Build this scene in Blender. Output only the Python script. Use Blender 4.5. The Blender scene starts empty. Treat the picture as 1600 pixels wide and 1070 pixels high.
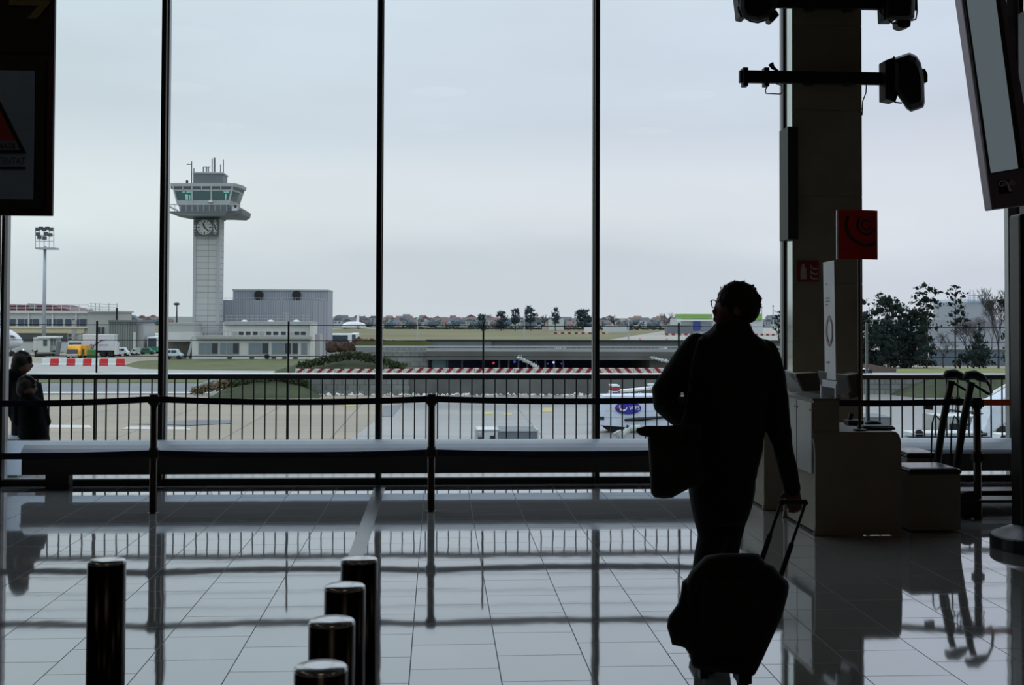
import bpy, bmesh, math, random
from mathutils import Vector, Matrix, Euler
R = random.Random(7)
PI = math.pi
col = bpy.context.scene.collection
# ---------------------------------------------------------------- camera
F = 1866.7; CH = 1.65; CXP, CYP = 800.0, 449.0
YAW = math.atan(115/F); PITCH = math.atan(48/F); ROLL = 0.0035
CAMPOS = Vector((0, 0, CH))
CM = (Matrix.Rotation(-YAW, 3, 'Z') @ Matrix.Rotation(PI/2+PITCH, 3, 'X') @ Matrix.Rotation(ROLL, 3, 'Z'))
def ray(px, py):
    return CM @ Vector(((px-CXP)/F, -(py-CYP)/F, -1.0))
def P(px, py, Y):
    d = ray(px, py); return CAMPOS + d*(Y/d.y)
def GR(px, py, z):
    d = ray(px, py); return CAMPOS + d*((z-CH)/d.z)
def rect(x0, y0, x1, y1, Y):
    ym = (y0+y1)/2; xm = (x0+x1)/2
    return P(x0, ym, Y).x, P(x1, ym, Y).x, P(xm, y1, Y).z, P(xm, y0, Y).z
GZ = -6.85
# ---------------------------------------------------------------- materials
def lin(c):
    out = []
    for v in c[:3]:
        v = v/255.0
        out.append(v/12.92 if v <= 0.04045 else ((v+0.055)/1.055)**2.4)
    return (*out, 1.0)
MATS = {}
def M(name, rgb, rough=0.6, metal=0.0, noise=None, bump=0.0, spec=0.5, trans=0.0, emit=0.0):
    if name in MATS: return MATS[name]
    m = bpy.data.materials.new(name); m.use_nodes = True
    nt = m.node_tree; b = nt.nodes['Principled BSDF']
    b.inputs['Base Color'].default_value = lin(rgb); b.inputs['Roughness'].default_value = rough
    b.inputs['Metallic'].default_value = metal; b.inputs['Specular IOR Level'].default_value = spec
    sc, am = noise or (3.0, 0.08)
    tc = nt.nodes.new('ShaderNodeTexCoord'); n = nt.nodes.new('ShaderNodeTexNoise')
    n.inputs['Scale'].default_value = sc; n.inputs['Detail'].default_value = 3
    nt.links.new(tc.outputs['Object'], n.inputs['Vector'])
    mr = nt.nodes.new('ShaderNodeMapRange'); mr.inputs['From Min'].default_value = 0.3; mr.inputs['From Max'].default_value = 0.7
    mr.inputs['To Min'].default_value = 1-am; mr.inputs['To Max'].default_value = 1+am
    nt.links.new(n.outputs['Fac'], mr.inputs['Value'])
    vm = nt.nodes.new('ShaderNodeVectorMath'); vm.operation = 'SCALE'; vm.inputs[0].default_value = lin(rgb)[:3]
    nt.links.new(mr.outputs['Result'], vm.inputs['Scale']); nt.links.new(vm.outputs['Vector'], b.inputs['Base Color'])
    if bump:
        bp = nt.nodes.new('ShaderNodeBump'); bp.inputs['Strength'].default_value = bump; bp.inputs['Distance'].default_value = 0.02
        nt.links.new(n.outputs['Fac'], bp.inputs['Height']); nt.links.new(bp.outputs['Normal'], b.inputs['Normal'])
    if emit:
        b.inputs['Emission Color'].default_value = lin(rgb); b.inputs['Emission Strength'].default_value = emit
    MATS[name] = m; return m
def nodes(name):
    m = bpy.data.materials.new(name); m.use_nodes = True; MATS[name] = m
    return m, m.node_tree, m.node_tree.nodes['Principled BSDF']
def brickmat(name, c1, c2, cm, bw, rh, mortar=0.02, rough=0.8, offset=0.5, mapping=None, metal=0, noise=0.25, nscale=0.6, spec=0.3):
    m, nt, b = nodes(name)
    tc = nt.nodes.new('ShaderNodeTexCoord'); mp = nt.nodes.new('ShaderNodeMapping')
    if mapping: mp.inputs['Rotation'].default_value = mapping
    nt.links.new(tc.outputs['Object'], mp.inputs['Vector'])
    br = nt.nodes.new('ShaderNodeTexBrick'); br.offset = offset
    br.inputs['Color1'].default_value = lin(c1); br.inputs['Color2'].default_value = lin(c2); br.inputs['Mortar'].default_value = lin(cm)
    br.inputs['Scale'].default_value = 1; br.inputs['Mortar Size'].default_value = mortar
    br.inputs['Brick Width'].default_value = bw; br.inputs['Row Height'].default_value = rh
    nt.links.new(mp.outputs['Vector'], br.inputs['Vector'])
    n = nt.nodes.new('ShaderNodeTexNoise'); n.inputs['Scale'].default_value = nscale; n.inputs['Detail'].default_value = 4
    nt.links.new(tc.outputs['Object'], n.inputs['Vector'])
    mr = nt.nodes.new('ShaderNodeMapRange'); mr.inputs['To Min'].default_value = 1-noise; mr.inputs['To Max'].default_value = 1+noise
    nt.links.new(n.outputs['Fac'], mr.inputs['Value'])
    vm = nt.nodes.new('ShaderNodeVectorMath'); vm.operation = 'SCALE'
    nt.links.new(br.outputs['Color'], vm.inputs[0]); nt.links.new(mr.outputs['Result'], vm.inputs['Scale'])
    nt.links.new(vm.outputs['Vector'], b.inputs['Base Color'])
    b.inputs['Roughness'].default_value = rough; b.inputs['Metallic'].default_value = metal; b.inputs['Specular IOR Level'].default_value = spec
    return m
# ---------------------------------------------------------------- mesh builder
class MB:
    def __init__(s): s.bm = bmesh.new()
    def _face(s, vs):
        try: return s.bm.faces.new(vs)
        except ValueError: return None
    def box(s, x0, x1, y0, y1, z0, z1):
        v = [s.bm.verts.new((x, y, z)) for z in (z0, z1) for y in (y0, y1) for x in (x0, x1)]
        for f in ((0,2,3,1),(4,5,7,6),(0,1,5,4),(2,6,7,3),(0,4,6,2),(1,3,7,5)): s._face([v[i] for i in f])
        return s
    def obox(s, c, size, rot=(0,0,0)):
        m = Euler(rot).to_matrix(); c = Vector(c); sx, sy, sz = [q/2 for q in size]
        v = [s.bm.verts.new(c + m @ Vector((x, y, z))) for z in (-sz, sz) for y in (-sy, sy) for x in (-sx, sx)]
        for f in ((0,2,3,1),(4,5,7,6),(0,1,5,4),(2,6,7,3),(0,4,6,2),(1,3,7,5)): s._face([v[i] for i in f])
        return s
    def prism(s, pts, vec):
        vec = Vector(vec)
        a = [s.bm.verts.new(Vector(p)) for p in pts]; b = [s.bm.verts.new(Vector(p)+vec) for p in pts]
        s._face(a); s._face(list(reversed(b))); n = len(a)
        for i in range(n): s._face([a[i], b[i], b[(i+1)%n], a[(i+1)%n]])
        return s
    def hull8(s, a, b):           # a, b: two quads (same winding)
        va = [s.bm.verts.new(Vector(p)) for p in a]; vb = [s.bm.verts.new(Vector(p)) for p in b]
        n = len(va); s._face(va); s._face(list(reversed(vb)))
        for i in range(n): s._face([va[i], vb[i], vb[(i+1)%n], va[(i+1)%n]])
        return s
    def loft(s, secs, cap=True):
        rings = [[s.bm.verts.new(Vector(p)) for p in sec] for sec in secs]; n = len(rings[0])
        for a, b in zip(rings, rings[1:]):
            for i in range(n): s._face([a[i], a[(i+1)%n], b[(i+1)%n], b[i]])
        if cap: s._face(list(reversed(rings[0]))); s._face(rings[-1])
        return s
    def tube(s, pts, r, seg=8, cap=True, flat=1.0):
        pts = [Vector(p) for p in pts]; n = len(pts)
        rs = r if isinstance(r, (list, tuple)) else [r]*n
        t0 = (pts[1]-pts[0]).normalized(); up = Vector((0,0,1)) if abs(t0.z) < 0.9 else Vector((0,1,0))
        u = t0.cross(up).normalized(); secs = []
        for i, p in enumerate(pts):
            if i == 0: t = t0
            elif i == n-1: t = (pts[-1]-pts[-2]).normalized()
            else: t = ((pts[i+1]-pts[i]).normalized()+(pts[i]-pts[i-1]).normalized()).normalized()
            u = (u - t*u.dot(t)).normalized(); w = t.cross(u)
            secs.append([p + (u*math.cos(a)+w*math.sin(a)*flat)*rs[i] for a in [2*PI*k/seg for k in range(seg)]])
        return s.loft(secs, cap)
    def cyl(s, p0, p1, r0, r1=None, seg=16): return s.tube([p0, p1], [r0, r0 if r1 is None else r1], seg)
    def ball(s, c, r, seg=12, rings=8, rot=None):
        c = Vector(c); r = Vector(r) if hasattr(r, '__len__') else Vector((r, r, r))
        m = Euler(rot).to_matrix() if rot else Matrix.Identity(3)
        top = s.bm.verts.new(c + m @ Vector((0,0,r.z))); bot = s.bm.verts.new(c + m @ Vector((0,0,-r.z)))
        rr = []
        for i in range(1, rings):
            th = PI*i/rings
            rr.append([s.bm.verts.new(c + m @ Vector((r.x*math.sin(th)*math.cos(a), r.y*math.sin(th)*math.sin(a), r.z*math.cos(th)))) for a in [2*PI*k/seg for k in range(seg)]])
        for k in range(seg):
            s._face([top, rr[0][k], rr[0][(k+1)%seg]]); s._face([bot, rr[-1][(k+1)%seg], rr[-1][k]])
            for a, b in zip(rr, rr[1:]): s._face([a[k], b[k], b[(k+1)%seg], a[(k+1)%seg]])
        return s
    def lathe(s, prof, c, seg=24):
        c = Vector(c)
        return s.loft([[c + Vector((r*math.cos(a), r*math.sin(a), z)) for a in [2*PI*k/seg for k in range(seg)]] for r, z in prof])
    def quadleaf(s, c, size, rng):
        d = Euler((rng.uniform(0,6.3), rng.uniform(0,6.3), rng.uniform(0,6.3))).to_matrix()
        a = d @ Vector((size,0,0)); b = d @ Vector((0,size*rng.uniform(.35,.7),0)); c = Vector(c)
        s._face([s.bm.verts.new(c-a), s.bm.verts.new(c-b), s.bm.verts.new(c+a), s.bm.verts.new(c+b)])
def wloc(o):
    v = Vector((0,0,0))
    while o: v += o.location; o = o.parent
    return v
def build(mb, name, mat, parent=None, smooth=False, bevel=0.0, org=None, recalc=True):
    bm = mb.bm
    if recalc: bmesh.ops.recalc_face_normals(bm, faces=bm.faces)
    if parent is not None: o0 = wloc(parent)
    elif org is not None: o0 = Vector(org)
    else:
        xs = [v.co.x for v in bm.verts]; ys = [v.co.y for v in bm.verts]; zs = [v.co.z for v in bm.verts]
        o0 = Vector(((min(xs)+max(xs))/2, (min(ys)+max(ys))/2, min(zs)))
    bmesh.ops.translate(bm, verts=bm.verts, vec=-o0)
    me = bpy.data.meshes.new(name); bm.to_mesh(me); bm.free()
    if mat: me.materials.append(mat)
    if smooth:
        for p in me.polygons: p.use_smooth = True
    o = bpy.data.objects.new(name, me); col.objects.link(o)
    if parent is not None: o.parent = parent
    else: o.location = o0
    if bevel:
        b = o.modifiers.new('Bevel', 'BEVEL'); b.width = bevel; b.segments = 2; b.limit_method = 'ANGLE'
    return o
def tag(o, label=None, cat=None, group=None, kind=None):
    if label: o['label'] = label
    if cat: o['category'] = cat
    if group: o['group'] = group
    if kind: o['kind'] = kind
    return o
def thing(name, loc, label, cat, group=None):
    o = bpy.data.objects.new(name, None); col.objects.link(o); o.location = Vector(loc)
    o.empty_display_size = 0.1
    return tag(o, label, cat, group)
def struct(o): o['kind'] = 'structure'; return o
def copy_tree(o, parent=None, delta=None):
    c = o.copy(); col.objects.link(c); c.parent = parent
    if parent is None and delta is not None: c.location = o.location + Vector(delta)
    for ch in list(o.children): copy_tree(ch, c)
    return c
def text_mesh(name, body, size, mat, parent, pos, rot=(PI/2,0,0), depth=0.004, align='LEFT', sx=1.0, label=None):
    cu = bpy.data.curves.new(name, 'FONT'); cu.body = body; cu.size = size; cu.extrude = depth; cu.align_x = align
    t = bpy.data.objects.new(name+'_tmp', cu); col.objects.link(t)
    dg = bpy.context.evaluated_depsgraph_get(); dg.update()
    me = bpy.data.meshes.new_from_object(t.evaluated_get(dg)); bpy.data.objects.remove(t)
    mt = Matrix.Translation(Vector(pos)-wloc(parent)) @ Euler(rot).to_matrix().to_4x4() @ Matrix.Diagonal((sx,1,1,1))
    me.transform(mt); me.materials.clear(); me.materials.append(mat); me.name = name
    o = bpy.data.objects.new(name, me); col.objects.link(o); o.parent = parent
    if label: o['label'] = label
    return o
def remesh(o, vox, smooth=4, fac=0.6):
    r = o.modifiers.new('Remesh', 'REMESH'); r.mode = 'VOXEL'; r.voxel_size = vox; r.use_smooth_shade = True
    if smooth:
        s = o.modifiers.new('Smooth', 'SMOOTH'); s.iterations = smooth; s.factor = fac
ORD = ['first','second','third','fourth','fifth','sixth','seventh','eighth','ninth','tenth','eleventh','twelfth','thirteenth','fourteenth','fifteenth','sixteenth','seventeenth','eighteenth','nineteenth','twentieth']
# common materials
black = M('matte_black', (26,26,28), .55)
ink = M('deep_black', (12,12,13), .6)
darkmetal = M('dark_anodised_metal', (52,48,42), .4, .6)
alu = M('aluminium', (150,150,148), .35, .8)
white = M('white_paint', (215,217,218), .5)
grey = M('grey_paint', (130,133,135), .6)
rubber = M('rubber', (24,24,25), .8)
dglass = M('dark_glazing', (40,50,58), .12, 0, spec=.8)
# ---------------------------------------------------------------- world
sc = bpy.context.scene
w = bpy.data.worlds.new('overcast_sky'); sc.world = w; w.use_nodes = True
nt = w.node_tree; bg = nt.nodes['Background']
tc = nt.nodes.new('ShaderNodeTexCoord'); sp = nt.nodes.new('ShaderNodeSeparateXYZ'); nt.links.new(tc.outputs['Generated'], sp.inputs[0])
mp = nt.nodes.new('ShaderNodeMapping'); mp.inputs['Scale'].default_value = (1.0, 1.0, 4.5); nt.links.new(tc.outputs['Generated'], mp.inputs['Vector'])
nz = nt.nodes.new('ShaderNodeTexNoise'); nz.inputs['Scale'].default_value = 2.2; nz.inputs['Detail'].default_value = 5; nz.inputs['Roughness'].default_value = .5
nt.links.new(mp.outputs['Vector'], nz.inputs['Vector'])
wob = nt.nodes.new('ShaderNodeMath'); wob.operation = 'MULTIPLY_ADD'; wob.inputs[1].default_value = 0.10; nt.links.new(nz.outputs['Fac'], wob.inputs[0])
zz = nt.nodes.new('ShaderNodeMath'); zz.operation = 'SUBTRACT'; zz.inputs[1].default_value = 0.05; nt.links.new(sp.outputs['Z'], zz.inputs[0])
nt.links.new(zz.outputs[0], wob.inputs[2])
cr = nt.nodes.new('ShaderNodeValToRGB'); nt.links.new(wob.outputs[0], cr.inputs['Fac'])
stops = [(0.0,(208,216,221)), (.04,(208,216,222)), (.085,(222,229,232)), (.12,(221,228,233)), (.165,(206,216,225)), (.23,(209,221,231)), (.30,(212,225,234)), (1.0,(214,224,234))]
e = cr.color_ramp.elements
e[0].position = stops[0][0]; e[0].color = lin(stops[0][1]); e[1].position = 1.0; e[1].color = lin(stops[-1][1])
for p_, c_ in stops[1:-1]:
    q = e.new(p_); q.color = lin(c_)
m1 = nt.nodes.new('ShaderNodeMapRange'); m1.inputs['From Min'].default_value = .3; m1.inputs['From Max'].default_value = 1.0
m1.inputs['To Min'].default_value = 1.0; m1.inputs['To Max'].default_value = 2.4; nt.links.new(sp.outputs['Z'], m1.inputs['Value'])
m2 = nt.nodes.new('ShaderNodeMapRange'); m2.inputs['From Min'].default_value = .25; m2.inputs['From Max'].default_value = .75; m2.inputs['To Min'].default_value = .94; m2.inputs['To Max'].default_value = 1.09; nt.links.new(nz.outputs['Fac'], m2.inputs['Value'])
mm = nt.nodes.new('ShaderNodeMath'); mm.operation = 'MULTIPLY'; nt.links.new(m1.outputs[0], mm.inputs[0]); nt.links.new(m2.outputs[0], mm.inputs[1])
m3 = nt.nodes.new('ShaderNodeMapRange'); m3.inputs['From Min'].default_value = -.02; m3.inputs['From Max'].default_value = 0.0
m3.inputs['To Min'].default_value = .25; m3.inputs['To Max'].default_value = 1.0; nt.links.new(sp.outputs['Z'], m3.inputs['Value'])
m4 = nt.nodes.new('ShaderNodeMath'); m4.operation = 'MULTIPLY'; nt.links.new(mm.outputs[0], m4.inputs[0]); nt.links.new(m3.outputs[0], m4.inputs[1])
xr_ = nt.nodes.new('ShaderNodeMapRange'); xr_.inputs['From Min'].default_value = -.35; xr_.inputs['From Max'].default_value = .4; nt.links.new(sp.outputs['X'], xr_.inputs['Value'])
tint = nt.nodes.new('ShaderNodeMix'); tint.data_type = 'RGBA'; nt.links.new(xr_.outputs[0], tint.inputs['Factor'])
tint.inputs['A'].default_value = (.985,1.015,1.0,1); tint.inputs['B'].default_value = (.985,.965,1.02,1)
mulc = nt.nodes.new('ShaderNodeMix'); mulc.data_type = 'RGBA'; mulc.blend_type = 'MULTIPLY'; mulc.inputs['Factor'].default_value = 1
nt.links.new(cr.outputs['Color'], mulc.inputs['A']); nt.links.new(tint.outputs['Result'], mulc.inputs['B'])
nt.links.new(mulc.outputs['Result'], bg.inputs['Color']); nt.links.new(m4.outputs[0], bg.inputs['Strength'])
cam = bpy.data.cameras.new('camera'); co = bpy.data.objects.new('camera', cam); col.objects.link(co)
cam.sensor_width = 36; cam.sensor_fit = 'HORIZONTAL'; cam.lens = F*36/1600
cam.shift_y = -(535-CYP)/1600; cam.clip_end = 6000; cam.clip_start = 0.05
cam.dof.use_dof = True; cam.dof.focus_distance = 18; cam.dof.aperture_fstop = 10.0
co.matrix_world = Matrix.Translation(CAMPOS) @ CM.to_4x4()
sc.camera = co
sc.view_settings.view_transform = 'Standard'; sc.view_settings.look = 'None'; sc.view_settings.exposure = 0; sc.view_settings.gamma = 1
sc.cycles.max_bounces = 8; sc.cycles.transparent_max_bounces = 16; sc.cycles.sample_clamp_indirect = 4
# ================================================================ THE ROOM
WY = 11.96
# floor: polished tiles, columns run towards the window
m, nt, b = nodes('polished_floor_tiles')
tc = nt.nodes.new('ShaderNodeTexCoord'); mp = nt.nodes.new('ShaderNodeMapping')
mp.inputs['Rotation'].default_value = (0, 0, PI/2); nt.links.new(tc.outputs['Object'], mp.inputs['Vector'])
mp.inputs['Location'].default_value = (0.0, 0.124, 0)
br = nt.nodes.new('ShaderNodeTexBrick'); br.offset = .5
br.inputs['Color1'].default_value = lin((196,197,198)); br.inputs['Color2'].default_value = lin((190,191,192)); br.inputs['Mortar'].default_value = lin((18,18,18))
br.inputs['Scale'].default_value = 1; br.inputs['Mortar Size'].default_value = .0026; br.inputs['Mortar Smooth'].default_value = .1
br.inputs['Brick Width'].default_value = .42; br.inputs['Row Height'].default_value = .42; nt.links.new(mp.outputs['Vector'], br.inputs['Vector'])
nt.links.new(br.outputs['Color'], b.inputs['Base Color'])
mr = nt.nodes.new('ShaderNodeMapRange'); mr.inputs['To Min'].default_value = .042; mr.inputs['To Max'].default_value = .6
nt.links.new(br.outputs['Fac'], mr.inputs['Value']); nt.links.new(mr.outputs[0], b.inputs['Roughness'])
b.inputs['IOR'].default_value = 1.5; b.inputs['Metallic'].default_value = .66
mrm = nt.nodes.new('ShaderNodeMapRange'); mrm.inputs['To Min'].default_value = .66; mrm.inputs['To Max'].default_value = .0
nt.links.new(br.outputs['Fac'], mrm.inputs['Value']); nt.links.new(mrm.outputs[0], b.inputs['Metallic'])
mp2 = nt.nodes.new('ShaderNodeMapping'); mp2.inputs['Scale'].default_value = (2.2, .9, 1); nt.links.new(tc.outputs['Object'], mp2.inputs['Vector'])
n1 = nt.nodes.new('ShaderNodeTexNoise'); n1.inputs['Scale'].default_value = 1.6; n1.inputs['Detail'].default_value = 2.0
nt.links.new(mp2.outputs[0], n1.inputs['Vector'])
bp = nt.nodes.new('ShaderNodeBump'); bp.inputs['Strength'].default_value = 1; bp.inputs['Distance'].default_value = .0007
nt.links.new(n1.outputs['Fac'], bp.inputs['Height'])
bp2 = nt.nodes.new('ShaderNodeBump'); bp2.inputs['Strength'].default_value = 1; bp2.inputs['Distance'].default_value = .001; bp2.invert = True
nt.links.new(br.outputs['Fac'], bp2.inputs['Height']); nt.links.new(bp.outputs[0], bp2.inputs['Normal']); nt.links.new(bp2.outputs[0], b.inputs['Normal'])
b.inputs['Coat Weight'].default_value = 0.0
struct(build(MB().box(-9, 10, -8, WY+.05, -.3, 0), 'floor', MATS['polished_floor_tiles'], org=(0,0,0)))
wallm = M('dark_interior_plaster', (70,68,66), .8)
ceilm = M('dark_ceiling_panels', (60,60,60), .7)
struct(build(MB().box(-9.2, 10.2, -8, WY+.1, 6.2, 6.5), 'ceiling', ceilm))
struct(build(MB().box(-9.2, 10.2, -8.2, -8, -.3, 6.5), 'wall_back', wallm))
struct(build(MB().box(-9.2, -9, -8, WY+.1, -.3, 6.2), 'wall_left', wallm))
struct(build(MB().box(10, 10.2, -8, WY+.1, -.3, 6.2), 'wall_right', wallm))
# brass-edged joint strip in the floor
jm = M('steel_joint_strip', (150,150,152), .22, .9)
g0 = GR(586, 768, 0); g1 = GR(560, 880, 0)
jx = (g0.x+g1.x)/2
struct(build(MB().box(jx-.055, jx+.055, -2, WY-.1, 0, .003), 'trim_1', jm))
# window wall
def X_at(px, Y=WY, py=600): return P(px, py, Y).x
mull = [X_at(252.5), X_at(591.5), X_at(932.0), X_at(1224.5)]
xr = X_at(1588, WY, 500)
xl = X_at(6.5, WY, 500)
frame_dark = M('mullion_dark', (34,33,30), .45, .3)
frame_light = M('mullion_light', (150,152,152), .4, .6)
def mullion(n, x, wd=.046, wl=.066, off=0):
    struct(build(MB().box(x-wd/2, x+wd/2, WY-.06, WY+.02, 0, 6.2), 'trim_%d' % n, frame_dark, bevel=.003))
    struct(build(MB().box(x-wl/2+off, x+wl/2+off, WY+.02, WY+.11, 0, 6.2), 'trim_%d' % (n+1), frame_light, bevel=.004))
mullion(2, mull[0], off=.004); mullion(4, mull[1]); mullion(6, mull[2], off=-.003); mullion(8, mull[3]+.01, wd=.05, wl=.03)
mullion(10, xr+.05, wd=.05, wl=.13, off=-.055); mullion(12, xl, wd=.03, wl=.03)
struct(build(MB().box(-9, 10, WY-.03, WY+.05, 0, .062), 'trim_14', M('sill_dark', (40,37,32), .5, .3), bevel=.006))
struct(build(MB().box(-9, 10, WY-.05, WY+.12, 6.0, 6.2), 'trim_15', frame_dark))
struct(build(MB().box(-9.2, 10.2, WY+.05, WY+.4, 6.2, 6.9), 'wall_fascia', wallm))
gm, gnt, gb = nodes('window_glass')
gnt.nodes.remove(gb); go = gnt.nodes['Material Output']
tr = gnt.nodes.new('ShaderNodeBsdfTransparent'); tr.inputs[0].default_value = (.985, .992, .99, 1)
gl = gnt.nodes.new('ShaderNodeBsdfGlossy'); gl.inputs['Roughness'].default_value = .01
mx = gnt.nodes.new('ShaderNodeMixShader'); mx.inputs[0].default_value = .009
gnt.links.new(tr.outputs[0], mx.inputs[1]); gnt.links.new(gl.outputs[0], mx.inputs[2]); gnt.links.new(mx.outputs[0], go.inputs[0])
edges = [-9, xl, mull[0], mull[1], mull[2], mull[3], xr+.05, 10]
for i in range(7):
    a, c = edges[i]+.02, edges[i+1]-.02
    struct(build(MB().box(a, c, WY+.04, WY+.048, .062, 6.0), 'window_%d' % (i+1), gm))
# frosted film along the foot of the panes
fm, fnt, fb = nodes('frosted_film')
fo = fnt.nodes['Material Output']; tl = fnt.nodes.new('ShaderNodeBsdfTranslucent'); tl.inputs[0].default_value = lin((222,230,238))
fb.inputs['Base Color'].default_value = lin((190,200,210)); fb.inputs['Roughness'].default_value = .4
fx = fnt.nodes.new('ShaderNodeMixShader'); fx.inputs[0].default_value = .92
fnt.links.new(fb.outputs[0], fx.inputs[1]); fnt.links.new(tl.outputs[0], fx.inputs[2]); fnt.links.new(fx.outputs[0], fo.inputs[0])
ft = P(600, 686.5, WY+.02).z
for i in range(7):
    a, c = edges[i]+.034, edges[i+1]-.034
    struct(build(MB().box(a, c, WY+.026, WY+.030, .10, ft), 'window_film_%d' % (i+1), fm))
# stone clad pillars between the bays
stone = M('stone_cladding', (150,142,120), .75, noise=(2.5,.12))
def pillar(name, x0, x1, z_seams, y0=11.66, y1=WY-.03):
    mb = MB().box(x0+.004, x1-.004, y0+.006, y1, 0, 6.2)
    zs = [0]+z_seams+[6.2]
    for za, zb in zip(zs, zs[1:]): mb.box(x0, x1, y0, y1, za+.003, zb-.003)
    return struct(build(mb, name, stone))
px0, px1 = P(1240,300,11.66).x, P(1347,300,11.66).x
seams = [P(1290,y,11.66).z for y in (597,443,307,172)]; seams += [seams[-1]+.85, seams[-1]+1.7]
pillar('wall_pillar', px0, px1, seams)
clad = M('polished_cladding', (190,196,188), .12, .85)
for a, c, n in ((0.0, P(1236,375,11.7).z, 16), (P(1236,200,11.7).z, 6.2, 17)):
    struct(build(MB().box(px0-.012, px0, 11.665, WY-.04, a, c), 'trim_%d' % n, clad))
t = build(MB().box(px0-.075, px0+.03, 11.60, 11.9, P(1236,375,11.7).z, P(1236,200,11.7).z), 'cable_box', M('casing_dark', (48,50,46), .6), bevel=.004)
tag(t, 'tall dark casing on the left edge of the stone pillar above the red fire sign', 'casing')
lx = P(4.0,400,WY).x
pillar('wall_pillar_left', lx-.6, lx-.012, seams)
struct(build(MB().box(lx-.012, lx, 11.665, WY-.04, 0, 6.2), 'trim_18', clad))
# ---------------------------------------------------------------- window bench
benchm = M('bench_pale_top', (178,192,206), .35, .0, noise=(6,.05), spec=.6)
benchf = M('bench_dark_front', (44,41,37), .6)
def bench(x0, x1, label, feet):
    y0, y1 = 11.66, 11.87
    o = thing('bench', ((x0+x1)/2, 11.8, 0), label, 'bench')
    prof = [(y0,.335),(y0+.012,.355),(y0+.05,.385),(y0+.10,.418),(y0+.155,.442),(y1,.45),(y1,.40),(y0,.315)]
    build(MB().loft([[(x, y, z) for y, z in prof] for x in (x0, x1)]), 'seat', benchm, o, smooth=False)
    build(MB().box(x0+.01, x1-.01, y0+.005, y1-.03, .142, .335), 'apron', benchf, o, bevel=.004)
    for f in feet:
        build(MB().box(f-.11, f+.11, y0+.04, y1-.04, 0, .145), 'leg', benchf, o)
    return o
bx0 = -3.96
bench(bx0, P(1128,700,11.69).x, 'long low bench with pale sloping top under the window left of the pillar', [P(89,745,11.7).x, P(1105,745,11.7).x])
bench(P(1352,700,11.69).x, P(1640,700,11.69).x, 'short stretch of low pale topped bench behind the luggage trolleys, right of the pillar', [P(1380,745,11.7).x, P(1620,745,11.7).x])
# ---------------------------------------------------------------- belt posts
post_m = M('belt_post_metal', (62,54,46), .3, .8)
beltm = M('navy_belt', (24,26,52), .8)
SY = 10.27
def belt_post(px, Y, label, lower=True, py=600):
    x = P(px, 700, Y).x
    o = thing('belt_post', (x, Y, 0), label, 'belt barrier post', 'retractable belt posts')
    build(MB().lathe([(.03,0),(.034,.001),(.031,.012),(.031,.95)], (x,Y,0), 20), 'pole', post_m, o, smooth=True)
    build(MB().lathe([(.046,0),(.046,.004),(.034,.008)], (x,Y,0), 24), 'base', post_m, o)
    build(MB().lathe([(.037,.905),(.04,.91),(.04,.985),(.036,.998),(.01,1.0)], (x,Y,0), 24), 'head', black, o)
    for s in (-1, 1): build(MB().box(x+s*.037-.008, x+s*.037+.008, Y-.03, Y+.03, .92, .98), 'belt_clip', black, o)
    if lower:
        build(MB().lathe([(.033,.455),(.036,.46),(.036,.545),(.033,.55)], (x,Y,0), 24), 'collar', black, o)
        for s in (-1, 1): build(MB().box(x+s*.036-.008, x+s*.036+.008, Y-.03, Y+.03, .47, .53), 'belt_clip', black, o)
    return x
pA = belt_post(-194, SY, 'dark belt barrier post standing left of the seated pair by the window')
pB = belt_post(240, SY, 'dark belt barrier post standing just left of the first window mullion')
pC = belt_post(674, SY, 'dark belt barrier post standing right of the second window mullion')
pD = belt_post(1108, SY, 'dark belt barrier post hidden behind the walking man')
pE = belt_post(1527, 9.8, 'belt barrier post standing beside the luggage trolleys')
def belt(xa, ya, xb, yb, z, label, sag=.03, mat=beltm, gap=.045, text=False):
    n = 14; mb = MB(); d = Vector((xb-xa, yb-ya, 0)).normalized()
    secs = []
    for i in range(n+1):
        t = i/n; x = xa+d.x*gap + (xb-xa-2*d.x*gap)*t; y = ya+d.y*gap+(yb-ya-2*d.y*gap)*t
        zc = z - sag*4*t*(1-t)
        secs.append([(x, y-.002, zc-.026), (x, y+.002, zc-.026), (x, y+.002, zc+.026), (x, y-.002, zc+.026)])
    o = build(mb.loft(secs), 'barrier_belt', mat)
    return tag(o, label, 'barrier belt')
belt(pA, SY, pB, SY, .955, 'upper navy belt at the far left in front of the seated pair', .035)
belt(pA, SY, pB, SY, .50, 'lower navy belt at the far left in front of the bench end', .02)
belt(pB, SY, pC, SY, .955, 'upper navy belt between the two belt posts left of the man', .025)
lb = belt(pB, SY, pC, SY, .50, 'lower navy belt between the two belt posts left of the man', .02)
belt(pC, SY, pD, SY, .955, 'upper navy belt from the right belt post to the man', .02)
lb2 = belt(pC, SY, pD, SY, .50, 'lower navy belt from the right belt post to the man', .02)
belt(pD, SY, pE, 9.8, .965, 'dark belt passing behind the pillar to the trolleys', .03)
belt(pE, 9.8, P(1605,620,9.8).x+1.2, 9.8, .955, 'short orange belt right of the luggage trolleys', .0, M('orange_belt', (232,100,48), .7))
txt = M('belt_lettering', (60,66,96), .8)
for q, par in ((.15,lb),(.62,lb),(.25,lb2)):
    xx = wloc(par).x + (q-.5)*2.2
    text_mesh('lettering', 'AEROPORTS DE PARIS', .024, txt, par, (xx, SY-.0045, .475), depth=.0004)
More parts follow.
